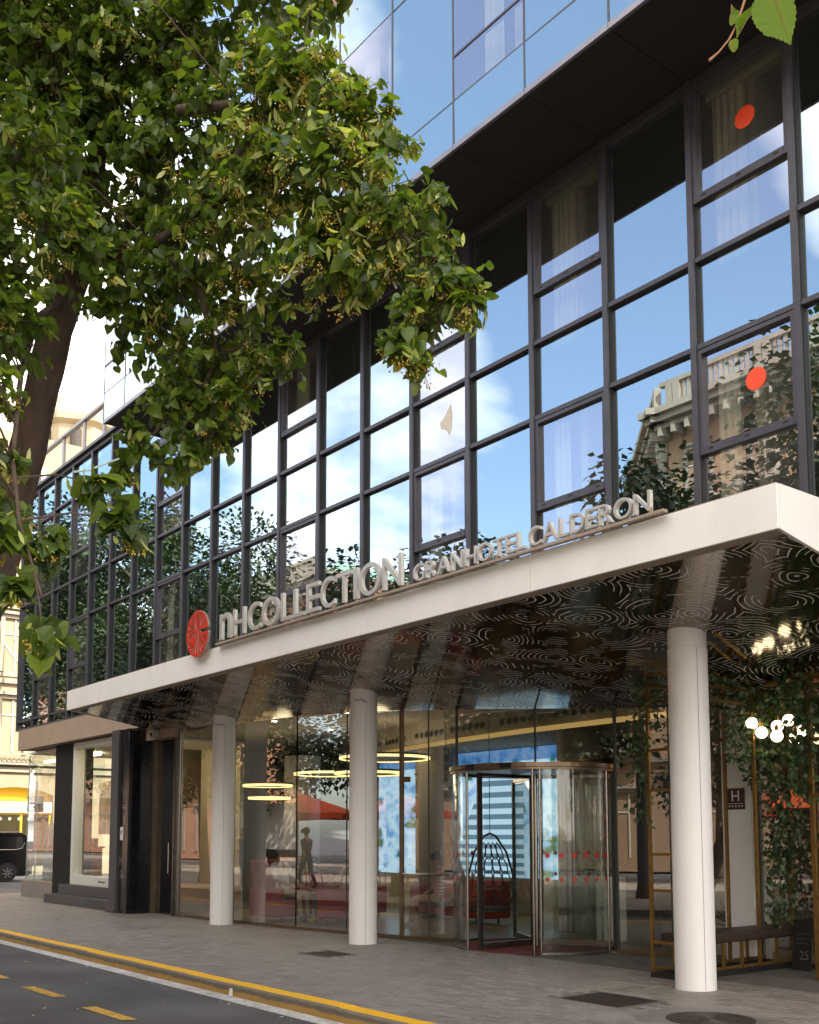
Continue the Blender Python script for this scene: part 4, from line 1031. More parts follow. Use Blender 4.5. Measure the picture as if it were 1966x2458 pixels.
sl_ = bxo('shop_strip_lamp', -24.0, -22.0, 10.6, 10.66, 3.66, 3.70, e_shop); tag(sl_, 'warm strip lamp above the white framed display window', 'light')
# ------------------------------------------------------------------ brass planter frames, bench, ivy, globe lamps
def bar(p, q, w, m, parent, name):
    """square bar between two points"""
    p, q = Vector(p), Vector(q); d = (q - p).normalized()
    a = d.cross(Vector((0, 0, 1)))
    a = Vector((1, 0, 0)) if a.length < 1e-3 else a.normalized()
    b_ = d.cross(a).normalized(); h = w / 2
    P = [p - a * h - b_ * h, p + a * h - b_ * h, p + a * h + b_ * h, p - a * h + b_ * h]
    return MB().hexa([tuple(v) for v in P] + [tuple(v + (q - p)) for v in P]).build(name, m, parent)
fx0, fx1, fy0, fy1 = -7.62, -7.22, 9.52, 11.65
FT = 3.42
fr = thing('brass_trellis_bench', 'tall brass trellis frame with ladder rungs and a brown padded bench', 'trellis', (-7.42, 10.6, 0))
bs = MB().box(fx0 - .02, fx1 + .02, fy0 - .02, fy0 + .04, 0, .055).box(fx0 - .02, fx1 + .02, fy1 - .04, fy1 + .02, 0, .055).box(fx0 - .02, fx0 + .04, fy0 + .04, fy1 - .04, 0, .055).box(fx1 - .04, fx1 + .02, fy0 + .04, fy1 - .04, 0, .055)
bs.build('base_frame', m_blackmetal, fr)
for x in (fx0, fx1):
    bar((x, fy0, .055), (x, fy0, FT), .035, m_brass, fr, 'post')
    bar((x, fy1, .055), (x, fy1, FT - .15), .035, m_brass, fr, 'post'); bar((x, 10.95, .055), (x, 10.95, FT - .1), .035, m_brass, fr, 'post')
for z in (.387, .952, 1.351, 2.064, 2.513, 3.05, 3.36): bar((fx0, fy0, z), (fx1, fy0, z), .032, m_brass, fr, 'rung')
for z in (3.10, 3.26): 
    for x in (fx0, fx1): bar((x, fy0, z), (x, fy1, z), .03, m_brass, fr, 'top_rail')
for y in (9.9, 10.25, 10.6, 11.3): bar((fx1, y, .055), (fx1, y, .36), .03, m_brass, fr, 'bench_leg')
for y in (9.9, 10.6, 11.3): bar((fx0, y, .055), (fx0, y, .36), .03, m_brass, fr, 'bench_leg')
bar((fx1, fy0, .08), (fx1, fy1, .08), .03, m_brass, fr, 'lower_rail'); bar((fx0, fy0, .08), (fx0, fy1, .08), .03, m_brass, fr, 'lower_rail')
bevel(bxo('bench_seat', fx0 + .02, fx1 + .04, fy0 + .1, fy1 + .06, .36, .475, m_leather, fr), .025, 3)
f2 = thing('brass_ladder_frame', 'second brass ladder frame with ivy beyond the bench', 'trellis', (-5.8, 10.9, 0))
for x, y in ((-6.37, 10.75), (-5.95, 10.75), (-6.37, 11.3), (-5.95, 11.3)): bar((x, y, 0), (x, y, 3.36), .045, m_brass, f2, 'post')
for z in (.35, .9, 1.45, 2.0, 2.62, 3.2, 3.33): bar((-6.37, 10.75, z), (-5.95, 10.75, z), .035, m_brass, f2, 'rung')
for z in (3.2, 3.33): bar((-6.37, 10.75, z), (-6.37, 11.3, z), .035, m_brass, f2, 'rung')
# ivy
def leafcol_mat(name, stops, trans=.25, rough=.45, spec=.4):
    m, nt, N, L, out = nodes_of(name)
    at = N.new('ShaderNodeAttribute'); at.attribute_name = 'tone'; at.attribute_type = 'GEOMETRY'
    rp = N.new('ShaderNodeValToRGB'); cr = rp.color_ramp
    cr.elements[0].position = stops[0][0]; cr.elements[0].color = (*stops[0][1], 1); cr.elements[1].position = stops[-1][0]; cr.elements[1].color = (*stops[-1][1], 1)
    for p, c in stops[1:-1]: e = cr.elements.new(p); e.color = (*c, 1)
    L.new(at.outputs['Fac'], rp.inputs[0])
    geo = N.new('ShaderNodeNewGeometry'); und = N.new('ShaderNodeMixRGB'); und.inputs[2].default_value = (.16, .20, .10, 1)
    bf = N.new('ShaderNodeMath'); bf.operation = 'MULTIPLY'; bf.inputs[1].default_value = .45; L.new(geo.outputs['Backfacing'], bf.inputs[0])
    L.new(bf.outputs[0], und.inputs[0]); L.new(rp.outputs[0], und.inputs[1])
    b = N.new('ShaderNodeBsdfPrincipled'); setin(b, 'Roughness', rough); setin(b, 'Specular IOR Level', spec); L.new(und.outputs[0], b.inputs['Base Color'])
    tn = N.new('ShaderNodeTexCoord'); no = N.new('ShaderNodeTexNoise'); no.inputs['Scale'].default_value = 45; no.inputs['Detail'].default_value = 2; L.new(tn.outputs['Object'], no.inputs['Vector'])
    bp = N.new('ShaderNodeBump'); bp.inputs['Strength'].default_value = .35; bp.inputs['Distance'].default_value = .006; L.new(no.outputs['Fac'], bp.inputs['Height']); L.new(bp.outputs[0], b.inputs['Normal'])
    t = N.new('ShaderNodeBsdfTranslucent'); br = N.new('ShaderNodeMixRGB'); br.blend_type = 'MULTIPLY'; br.inputs[0].default_value = 1; br.inputs[2].default_value = (1.9, 1.95, .6, 1); L.new(rp.outputs[0], br.inputs[1]); L.new(br.outputs[0], t.inputs['Color'])
    mx = N.new('ShaderNodeMixShader'); mx.inputs[0].default_value = trans; L.new(b.outputs[0], mx.inputs[1]); L.new(t.outputs[0], mx.inputs[2]); L.new(mx.outputs[0], out.inputs[0])
    return m
m_ivy = leafcol_mat('ivy_leaf', [(0, (.018, .04, .016)), (.5, (.035, .075, .022)), (.85, (.06, .12, .03)), (1, (.10, .085, .03))], .15)
m_stem = mat('vine_stem', (0.06, 0.04, 0.02), .8)
def set_tone(me, tones):
    a = me.attributes.new('tone', 'FLOAT', 'FACE'); a.data.foreach_set('value', tones)
IVY = [(0, 0), (.35, -.28), (.62, -.12), (.55, .15), (.86, .30), (1.05, .0 + .0)]
def ivy_leaf(mb, tones, p, s, rng, down=.6):
    d = Vector((rng.uniform(-1, 1), rng.uniform(-1, 1), -down + rng.uniform(-.4, .4))).normalized()
    n = Vector((rng.uniform(-1, 1), rng.uniform(-1.2, .6), rng.uniform(-.2, 1))); n = (n - d * n.dot(d))
    n = n.normalized() if n.length > .05 else d.orthogonal().normalized(); a = d.cross(n); tone = rng.random()
    out = [(0, .0), (.12, .38), (.30, .30), (.38, .55), (.62, .28), (1.0, 0)]
    c0 = len(mb.v)
    L_ = [p + d * (u * s) + a * (v * s) + n * (-.25 * s * abs(v)) for u, v in out]; R_ = [p + d * (u * s) - a * (v * s) + n * (-.25 * s * abs(v)) for u, v in out[1:-1]]
    mb.v += [tuple(v) for v in L_] + [tuple(v) for v in R_]
    mb._f(*[c0 + i for i in range(6)]); mb._f(c0, c0 + 5, c0 + 9, c0 + 8, c0 + 7, c0 + 6); tones += [tone, tone]
def ivy(name, label, strands, seed, spread=.13, dens=95, size=(.045, .085)):
    rng = random.Random(seed); t = thing(name, label, 'ivy', strands[0][0], group='ivy hung on the brass frames'); lf, tones, st = MB(), [], MB()
    for pts in strands:
        P = [Vector(p) for p in pts]; st.tube(P, .006, 5)
        for a, b_ in zip(P, P[1:]):
            for i in range(int((b_ - a).length * dens)):
                q = a.lerp(b_, rng.random()); an = rng.uniform(0, 6.28); r_ = spread * math.sqrt(rng.random())
                ivy_leaf(lf, tones, q + Vector((r_ * math.cos(an), r_ * math.sin(an), rng.uniform(-.05, .05))), rng.uniform(*size), rng)
    me = lf.mesh('ivy_leaves', m_ivy); set_tone(me, tones); link('ivy_leaves', me, t, kind='stuff'); st.build('vine', m_stem, t)
ivy('hanging_ivy', 'thin strand of ivy trailing down the ladder side of the trellis', [[(-7.55, 9.47, 3.40), (-7.68, 9.44, 2.9), (-7.66, 9.45, 2.4), (-7.75, 9.43, 1.9), (-7.6, 9.44, 1.62)], [(-7.45, 9.47, 3.35), (-7.42, 9.45, 2.75)], [(-7.7, 9.5, 3.36), (-7.78, 9.45, 2.75), (-7.72, 9.44, 2.2)]], 11, .10, 62)
ivy('hanging_ivy', 'dense curtain of ivy hanging over the bench and the white pillar', [[(-7.35, 10.6, 3.36), (-7.35, 10.75, 2.9), (-7.38, 10.85, 2.45)], [(-7.3, 10.9, 3.34), (-7.3, 11.05, 2.8), (-7.3, 11.15, 2.2)], [(-7.3, 11.2, 3.32), (-7.28, 11.25, 2.6), (-7.25, 11.35, 1.9), (-7.22, 11.42, 1.2), (-7.2, 11.4, .75), (-7.2, 11.35, .5)], [(-7.2, 11.4, 3.3), (-7.15, 11.45, 2.6), (-7.15, 11.5, 1.8), (-7.15, 11.45, 1.1)], [(-7.0, 11.2, 3.32), (-6.95, 11.2, 3.0), (-6.9, 11.25, 2.85)], [(-7.35, 9.9, 3.38), (-7.35, 10.5, 3.34)], [(-6.9, 11.0, 3.33), (-6.6, 11.1, 3.28)]], 12, .20, 230)
ivy('hanging_ivy', 'broad ivy spilling down the second brass ladder frame', [[(-6.51, 10.72, 3.36), (-6.51, 10.70, 2.9), (-6.48, 10.70, 2.4), (-6.41, 10.68, 1.95)], [(-6.36, 10.7, 3.36), (-6.34, 10.68, 2.8), (-6.41, 10.68, 2.3)], [(-6.06, 10.7, 3.36), (-6.08, 10.68, 2.9)], [(-6.66, 10.75, 3.37), (-6.66, 10.72, 3.0)]], 13, .14, 120, (.05, .10))
# globe lamps in a cluster
e_globe = emitter('globe_bulb', (1.0, 0.82, 0.52), 1.5)
gl = thing('globe_lamp_cluster', 'cluster of glowing round globe bulbs hanging from a brass plate under the canopy', 'lamp', (-6.75, 11.0, 3.3))
MB().lathe([(.22, 3.30), (.22, 3.33)], (-6.82, 11.0), 24).build('ceiling_plate', m_brass, gl)
for i, (x, z) in enumerate(((-7.206, 2.879), (-7.132, 2.769), (-6.975, 2.837), (-6.884, 2.704), (-6.777, 2.884), (-6.679, 2.756), (-6.651, 2.664))):
    y = 11.0 + .08 * ((i * 7) % 3 - 1)
    g_ = smooth_angle(MB().sphere((x, y, z), .07, 18, 12).build('globe_bulb', e_globe, gl), 80)
    MB().lathe([(.025, z + .066), (.022, z + .12), (.008, z + .13)], (x, y), 12).build('socket', m_brass, g_)
    MB().tube([(x, y, z + .125), (x * .4 - 6.82 * .6, y * .4 + 11.0 * .6, 3.305)], .004, 5).build('cord', m_blackmetal, g_)
gl2 = thing('globe_pendant_lamp', 'pair of dim orange globe lamps hanging inside behind the ladder rungs', 'lamp', (-8.9, 12.3, 3.2))
for x, y, z in ((-9.1, 12.2, 2.86), (-9.2, 12.25, 2.62)):
    q = smooth_angle(MB().sphere((x, y, z), .085, 16, 10).build('globe_bulb', emitter('dim_globe%d' % int(z * 100), (1.0, .6, .25), 1.6), gl2), 80); MB().tube([(x, y, z + .08), (x, y, 3.78)], .004, 5).build('cord', m_blackmetal, q)
# chalk board and wooden stool by the restaurant door
cb = thing('chalkboard_sign', 'leaning black chalkboard with chalk price 25 by the bench end', 'sign', (-7.35, 12.0, 0))
def lean(x0, x1, z0, z1, th, y=12.0, k=.16): return [(x0, y + k * z0, z0), (x1, y + k * z0, z0), (x1, y + th + k * z0, z0), (x0, y + th + k * z0, z0), (x0, y + k * z1, z1), (x1, y + k * z1, z1), (x1, y + th + k * z1, z1), (x0, y + th + k * z1, z1)]
YB = 11.36
MB().hexa(lean(-7.08, -6.84, .0, .55, .02, YB)).build('board', mat('blackboard', (.012, .012, .012), .6, var=.3, vscale=6), cb)
MB().hexa(lean(-7.09, -6.83, .55, .565, .03, YB - .005)).build('rail', m_blackmetal, cb)
m_chalk = mat('chalk', (.14, .14, .135), .9)
for ch, a, b_ in (('2', -6.98, -6.93), ('5', -6.92, -6.87)):
    o = letter(ch, a, b_, .12, .22, 0, .002, m_chalk, cb, 'chalk_figure')
    for v in o.data.vertices: v.co.y += YB - .004 + .16 * v.co.z
rs = random.Random(8)
for i in range(3): MB().hexa(lean(-7.04 + .02 * (i % 2), -6.86 + .05 * rs.random(), .30 + i * .055, .304 + i * .055, .002, YB - .003)).build('chalk_line', m_chalk, cb)
ws = thing('wooden_stool', 'warm brown wooden stool at the restaurant window', 'stool', (-5.9, 11.2, 0))
m_wood2 = mat('warm_brown_wood', (.22, .10, .035), .5, var=.2, vscale=6)
bevel(bxo('seat', -6.45, -6.05, 10.95, 11.35, .62, .66, m_wood2, ws), .01)
for sx in (-1, 1):
    for sy in (-1, 1): bar((-6.25 + sx * .2, 11.15 + sy * .2, 0), (-6.25 + sx * .15, 11.15 + sy * .15, .62), .04, m_wood2, ws, 'leg')
# restaurant furniture glimpsed behind the glass
m_redlamp = mat('red_shade', (.5, .06, .03), .6, emit=(1, .2, .08), estr=.12)
for i, (x, y) in enumerate(((-7.0, 13.0), (-5.4, 13.2), (-8.3, 13.4))):
    tb = thing('dining_table', ['round wooden dining table behind the ivy curtain', 'round wooden dining table behind the brass ladder frame', 'round wooden dining table behind the white pillar'][i], 'table', (x, y, 0), group='restaurant tables')
    smooth_angle(MB().lathe([(.38, .72), (.38, .75)], (x, y), 24).build('table_top', m_wood2, tb)); MB().tube([(x, y, .01), (x, y, .72)], .03, 10).build('stem', m_blackmetal, tb); MB().lathe([(.22, .002), (.2, .02), (.03, .03)], (x, y), 20).build('foot', m_blackmetal, tb)
    lp = thing('table_lamp', ['red shaded pendant lamp behind the ivy curtain', 'red shaded pendant lamp behind the brass ladder frame', 'red shaded pendant lamp behind the white pillar'][i], 'lamp', (x, y, 2.1), group='red pendant lamps')
    MB().lathe([(.30, 1.95), (.06, 2.2), (.05, 2.2), (.29, 1.95)], (x, y), 24, cap=False).build('shade', m_redlamp, lp); MB().tube([(x, y, 2.2), (x, y, 3.78)], .006, 5).build('cord', m_blackmetal, lp)
# ------------------------------------------------------------------ buildings across the street and at the end of the block
g_win = glass('house_window_glass', (.12, .14, .15), .25, body=(.03, .035, .04), bodyfac=.7)
m_shut = mat('pale_shutter', (.62, .58, .48), .7)
def window_set(w, h, m_trim_, balcony=True, shutters=False):
    """shared meshes of one window: stone surround, pane, glazing bars, balcony, all facing local -y"""
    t = .16
    s = MB().box(-w / 2 - t, -w / 2, -.10, 0, -.05, h + t).box(w / 2, w / 2 + t, -.10, 0, -.05, h + t).box(-w / 2, w / 2, -.10, 0, h, h + t).box(-w / 2 - t - .08, w / 2 + t + .08, -.22, 0, h + t, h + t + .12)
    d = {'window': (s.mesh('window', m_trim_), None)}
    d['pane'] = (MB().box(-w / 2, w / 2, .02, .05, 0, h).mesh('pane', g_win), 'window')
    f = MB().box(-.035, .035, -.02, .019, 0, h).box(-w / 2, -.035, -.02, .019, h * .68, h * .68 + .06).box(.035, w / 2, -.02, .019, h * .68, h * .68 + .06)
    d['glazing_bar'] = (f.mesh('glazing_bar', m_shut), 'window')
    if balcony:
        b = MB().box(-w / 2 - .5, w / 2 + .5, -.75, -.10, -.25, -.08)
        for i in range(int((w + 1) / .14) + 1): x = -w / 2 - .5 + i * .14; b.box(x, x + .02, -.74, -.72, -.08, .92)
        b.box(-w / 2 - .5, w / 2 + .5, -.76, -.70, .92, .97)
        d['balcony'] = (b.mesh('balcony', m_trim_), None)
    if shutters:
        sh = MB()
        for sx in (-1, 1):
            x0 = sx * (w / 2 + t + .02); x1 = x0 + sx * w * .45
            sh.box(min(x0, x1), max(x0, x1), -.05, -.0, 0, h)
            for i in range(int(h / .09)): sh.box(min(x0, x1) + .05, max(x0, x1) - .05, -.065, -.05, .04 + i * .09, .09 + i * .09)
        d['shutter'] = (sh.mesh('shutter', m_shut), None)
    return d
def put_window(ws, parent, loc, ang):
    made = {}
    for nm, (me, par) in ws.items():
        o = bpy.data.objects.new(nm, me); COL.objects.link(o)
        if par: o.parent = made[par]
        else:
            o.parent = parent; o.location = loc; o.rotation_euler = (0, 0, ang)
        made[nm] = o
def rot(p, ang, o): c, s = math.cos(ang), math.sin(ang); return (o[0] + p[0] * c - p[1] * s, o[1] + p[0] * s + p[1] * c, p[2])
def wpart(name, mb, m, parent, o, ang): 
    mb.v = [rot(p, ang, o) for p in mb.v]; return mb.build(name, m, parent)
def house(name, label, faces, core, H, m_wall, m_tr, bays=3.2, storey=3.9, ground=5.0, roof=None, seed=1):
    t = bpy.data.objects.new(name, None); COL.objects.link(t); t['label'] = label; t['category'] = 'building'
    MB().prism([(x, y, -.1) for x, y in core], (0, 0, H + .1)).build('wall', m_wall, t)
    ws = window_set(1.25, 2.45, m_tr); wg = window_set(1.7, 2.9, m_tr, balcony=False)
    for (o, ang, L_) in faces:
        n = max(1, int(L_ / bays)); step = L_ / n
        for i in range(n):
            u = (i + .5) * step; z = ground + .45
            p = rot((u, -.012, .6), ang, o); put_window(wg, t, p, ang)
            while z + 2.9 < H - 1.2:
                p = rot((u, -.012, z), ang, o); put_window(ws, t, p, ang); z += storey
        for z in [ground - .2] + [ground + .1 + k * storey - .35 for k in range(1, int((H - ground) / storey))]:
            wpart('string_course', MB().box(0, L_, -.16, 0, z, z + .22), m_tr, t, o, ang)
        c = MB().box(-.4, L_ + .4, -.55, 0, H - 1.1, H - .85).box(-.7, L_ + .7, -.9, 0, H - .85, H - .55).box(-.9, L_ + .9, -1.15, 0, H - .55, H - .25)
        k = 0.0
        while k < L_: c.box(k, k + .22, -.85, -.02, H - 1.55, H - 1.1); k += .75
        wpart('cornice', c, m_tr, t, o, ang)
        b = MB().box(0, L_, -.6, -.3, H + .9, H + 1.1).box(0, L_, -.6, -.3, H - .25, H)
        k = 0.0
        while k < L_ - .6:
            if int(k / 4.8) * 4.8 + .7 > k: b.box(k, k + .35, -.62, -.28, H, H + .9); k += .4
            else: b.box(k, k + .13, -.52, -.38, H, H + .9); k += .27
        wpart('balustrade', b, m_tr, t, o, ang)
        for k in range(0, int(L_ / (bays * 2)) + 1):
            u = min(L_ - .4, .4 + k * bays * 2)
            q = MB().lathe([(.30, ground), (.34, ground + .3), (.26, ground + .5), (.24, H - 2.6), (.30, H - 2.5), (.38, H - 2.1), (.38, H - 1.6)], (u, -.2), 14)
            wpart('half_column', q, m_tr, t, o, ang)
    return t
m_ochre = mat('ochre_stucco', (.36, .235, .14), .85, var=.08, vscale=.8, grime=.2)
m_terra = mat('terracotta_stucco', (.50, .25, .15), .85, var=.1, vscale=.8, grime=.25)
m_cream = mat('cream_stone', (.42, .36, .26), .8, var=.08, vscale=1.0, grime=.3, gscale=.6)
m_house_trim = mat('weathered_stone_trim', (.36, .32, .26), .85, var=.12, vscale=1.2, grime=.4, gscale=.7)
m_copper = mat('green_copper', (.25, .42, .33), .7, var=.15, vscale=2)
house('corner_apartment_house', 'ochre corner apartment house with cream cornice mirrored in the hotel glass', [((14, -22), R(180), 44.5), ((-30.5, -22), R(225), 10.5)],
      [(14, -22), (-30.5, -22), (-37.9, -29.4), (-37.9, -45), (14, -45)], 22.0, m_ochre, m_house_trim)
hb = house('terracotta_apartment_house', 'terracotta apartment house with green copper eaves mirrored behind the trees', [((-60, -22), R(180), 60)], [(-60, -22), (-120, -22), (-120, -45), (-60, -45)], 20.0, m_terra, m_house_trim, seed=2)
MB().hexa([(-120, -22.3, 20), (-60.2, -22.3, 20), (-60.2, -34, 20), (-120, -34, 20), (-120, -25, 21.6), (-63, -25, 21.6), (-63, -32, 21.6), (-120, -32, 21.6)]).build('copper_roof', m_copper, hb)
# ---- cream house at the end of the block with the yellow shop
hc = bpy.data.objects.new('cream_street_house', None); COL.objects.link(hc); tag(hc, 'sunlit cream stucco house with shutters above a yellow arched shop', 'building')
m_creamwall = mat('cream_stucco', (.40, .32, .205), .85, var=.05, vscale=1.2, grime=.12)
XC = -45.0
cw = MB().box(XC - 14, XC, 6, 40, 3.75, 19).box(XC - 14, XC, 6, 13.0, -.1, 3.75).box(XC - 14, XC, 16.2, 40, -.1, 3.75)
# segmental arch over the shop
for i in range(12):
    a0, a1 = -1 + i / 6, -1 + (i + 1) / 6
    za, zb = 3.30 + .32 * (1 - a0 * a0), 3.30 + .32 * (1 - a1 * a1); ya, yb = 14.6 + a0 * 1.6, 14.6 + a1 * 1.6
    cw.hexa([(XC - .6, ya, za), (XC, ya, za), (XC, yb, zb), (XC - .6, yb, zb), (XC - .6, ya, 3.75), (XC, ya, 3.75), (XC, yb, 3.75), (XC - .6, yb, 3.75)])
cw.build('wall', m_creamwall, hc)
sc_ = MB()
for z, d_ in ((4.55, .18), (4.25, .10), (8.0, .14), (8.3, .06), (11.2, .22), (10.9, .1), (14.8, .2)): sc_.box(XC + .001, XC + d_, 6, 40, z, z + .2)
sc_.build('string_course', m_cream, hc)
wsC = window_set(.95, 2.25, m_cream, balcony=False, shutters=True)
for y in (8.6, 11.5, 14.35, 17.3, 20.2, 23):
    for z in (5.1, 8.55, 12.0, 15.4): put_window(wsC, hc, (XC + .012, y, z), R(90))
pm_ = MB()
for y in (14.35,):
    pm_.box(XC + .19, XC + .27, y - .85, y + 1.0, 4.55, 4.62).box(XC + .19, XC + .27, y - .85, y + 1.0, 4.98, 5.05)
    for i in range(9):
        yy = y - .75 + i * .2
        pm_.tube([(XC + .23, yy + .07 * math.cos(a * .785), 4.80 + .12 * math.sin(a * .785)) for a in range(9)], .022, 5, False)
pm_.build('pierced_balcony', m_cream, hc)
m_yel = mat('glowing_yellow_shop_paint', (.72, .42, .02), .5, emit=(1, .50, .02), estr=.10)  # faint glow put into the paint of fanlight and frame
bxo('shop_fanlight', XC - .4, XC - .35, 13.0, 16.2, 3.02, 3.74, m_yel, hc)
bxo('shop_interior', XC - 3, XC - 2.9, 13.0, 16.2, -.1, 3.0, mat('shop_glow_interior', (.10, .08, .03), .8, var=.6, vscale=3, emit=(.9, .6, .2), estr=.05), hc)  # back wall given a weak warm glow in place of shop light
sgn = thing('shop_sign_board', 'white shop sign board with slanted grey lettering under the yellow arch', 'sign', (XC, 14.5, 2.5))
bxo('board', XC - .2, XC + .05, 13.05, 16.15, 2.54, 3.01, m_white, sgn)
m_grey_l = mat('grey_lettering', (.25, .25, .24), .6)
y = 14.42
for ch, w_ in (('D', .13), ('i', .04), (' ', .05), ('B', .11), ('l', .035), ('o', .09), ('c', .08)):
    if ch != ' ':
        g_ = letter(ch, y, y + w_, 2.68, 2.68 + (.20 if ch not in 'oc' else .13), XC + .056, XC + .0505, m_grey_l, sgn, 'letter', face='x')
        for v in g_.data.vertices: v.co.y += (v.co.z - 2.68) * .25
    y += w_ + .03
for y in (13.05, 14.88, 16.1): bxo('shop_frame_post', XC - .15, XC - .05, y - .04, y + .04, -.1, 2.5, m_yel, hc)
bxo('shop_frame_rail', XC - .15, XC - .05, 13.05, 16.1, 2.47, 2.535, m_yel, hc)
for y0, y1 in ((13.1, 14.83), (14.93, 16.05)): bxo('shop_pane', XC - .11, XC - .10, y0, y1, .3, 2.46, g_shop, hc)
bxo('shop_stall_riser', XC - .15, XC - .03, 13.05, 16.1, -.1, .3, m_cream, hc)
lp_ = MB().sphere((0, 0, 0), .05, 8, 6).mesh('shop_lamp', emitter('shop_lamp_glow', (1, .9, .7), 3))
for i in range(6):
    o = tag(link('shop_lamp', lp_), 'tiny glowing ceiling lamp in a row inside the yellow arched shop', 'light', 'lamps in the yellow shop'); o.location = (XC - 1.0, 13.5 + i * .4, 2.3)
MB().tube([(XC + .1, 13.9, 9.6), (XC + 1.2, 14.4, 8.4), (XC + 1.4, 14.6, 7.6)], .05, 8).build('flagpole', m_rail, hc)
# ---- cream turret showing over the terrace
tu = thing('cream_turret', 'sunlit cream octagonal rooftop turret seen above the terrace railing', 'tower', (-75, 28, 0))
MB().box(-82, -68, 22, 40, -.1, 25).build('house_block', m_creamwall, tu)
MB().lathe([(4.4, 25), (4.4, 27.2), (4.7, 27.4), (4.7, 27.9), (3.3, 28.3)], (-75, 28), 8).build('turret_base', m_cream, tu)
MB().lathe([(3.1, 28.3), (3.1, 31.2), (3.5, 31.5), (3.5, 32.0)], (-75, 28), 8).build('turret_drum', m_creamwall, tu)
MB().lathe([(3.2, 32.0), (2.3, 33.6), (.6, 34.8), (.1, 35.6)], (-75, 28), 8).build('turret_roof', m_cream, tu)
for k in range(8):
    a = k * math.pi / 4 + math.pi / 8; x, y = -75 + 2.9 * math.cos(a), 28 + 2.9 * math.sin(a)
    MB().tube([(x, y, 28.9), (x, y, 30.8)], .42, 10).build('turret_window', m_roomdark, tu)
# ---- road sign seen from behind
sg = thing('road_sign', 'grey square road sign seen from behind on a thin pole by the corner shop', 'road sign', (-36, 12.37, -.12))
MB().tube([(-36, 12.40, -.12), (-36, 12.40, 3.4)], .035, 10).build('pole', m_rail, sg)
bevel(bxo('plate', -36.02, -36.0, 12.08, 12.64, 2.37, 2.92, mat('sign_back_grey', (.16, .17, .18), .5), sg), .05, 3)
# ------------------------------------------------------------------ black people carrier in the side street
van = thing('parked_van', 'black people carrier parked in the side street before the yellow shop', 'van', (-40.4, 11, -.12))
m_black = mat('black_car_paint', (.008, .008, .009), .12, coat=.6)
m_tyre = mat('tyre_rubber', (.02, .02, .02), .85); m_rim = mat('alloy_rim', (.42, .41, .40), .3, metal=.8)
prof = [(13.42, .10), (13.45, .6), (13.40, 1.15), (13.30, 1.62), (13.1, 1.70), (10.6, 1.72), (10.1, 1.62), (9.35, 1.10), (8.75, .95), (8.45, .75), (8.38, .35), (8.42, .10)]
bd = MB(); w0, w1 = -41.45, -39.5; n = len(prof)
for x, ins in ((w0, .10), (w0 + .05, 0), (w1 - .05, 0), (w1, .10)):
    for (y, z) in prof: bd.v.append((x, y + (-ins * .4 if y > 11 else ins * .4), z - (ins * .3 if z > 1.3 else 0)))
for s_ in range(3):
    for i in range(n): bd._f(s_ * n + i, s_ * n + (i + 1) % n, (s_ + 1) * n + (i + 1) % n, (s_ + 1) * n + i)
bd._f(*range(n)); bd._f(*reversed(range(3 * n, 4 * n)))
smooth_angle(bd.build('body', m_black, van), 35)
g_car = glass('car_glass', (.05, .06, .06), .22, body=(.01, .012, .012), bodyfac=.7)
for pts in ([(13.15, 1.12), (13.12, 1.52), (12.1, 1.56), (12.1, 1.12)], [(12.0, 1.12), (12.0, 1.56), (11.0, 1.58), (11.0, 1.12)], [(10.9, 1.12), (10.9, 1.58), (10.2, 1.52), (9.65, 1.12)]):
    MB().prism([(w1 + .002, y, z) for y, z in pts], (.006, 0, 0)).build('side_window', g_car, van)
MB().tube([(w1 + .01, 13.2, 1.30), (w1 + .01, 13.12, 1.12), (w1 + .01, 12.9, 1.06), (w1 + .01, 9.7, 1.05)], .012, 6).build('chrome_trim', m_chrome, van)
bxo('roof_edge', w0 + .1, w1 - .1, 10.7, 13.1, 1.721, 1.74, m_rail, van)
bxo('tail_light', w1 - .25, w1 - .06, 13.36, 13.46, .85, 1.25, mat('tail_lamp_red', (.35, .02, .02), .2), van)
bxo('sill', w1 - .03, w1 + .012, 9.9, 12.1, .16, .24, m_gasket, van); bxo('bumper', w0 + .05, w1 - .05, 13.40, 13.52, .14, .50, m_gasket, van)
for y in (12.6, 9.55):
    wh = MB().lathe([(.19, -.11), (.33, -.10), (.335, .0), (.33, .10), (.19, .11)], (0, 0), 28); wh.v = [(w1 - .09 + z, y + a, .215 + b_) for a, b_, z in wh.v]; w_ = smooth_angle(wh.build('wheel', m_tyre, van), 30)
    rm = MB().lathe([(.19, .09), (.205, .118), (.02, .10)], (0, 0), 24); rm.v = [(w1 - .09 + z, y + a, .215 + b_) for a, b_, z in rm.v]; rm.build('rim_disc', m_gasket, w_)
    for k in range(7):
        a = k * .8976; sp_ = MB().box(-.022, .022, .03, .195, .103, .128); sp_.v = [(w1 - .085 + z, y + px * math.cos(a) - py * math.sin(a), .215 + px * math.sin(a) + py * math.cos(a)) for px, py, z in sp_.v]; sp_.build('spoke', m_rim, w_)
    ar = MB().lathe([(.34, .0), (.37, .02), (.37, .03), (.34, .03)], (0, 0), 24, 0, math.pi, cap=False); ar.v = [(w1 - .02 + z, y + a, .215 + b_) for a, b_, z in ar.v]; ar.build('wheel_arch', m_gasket, van)
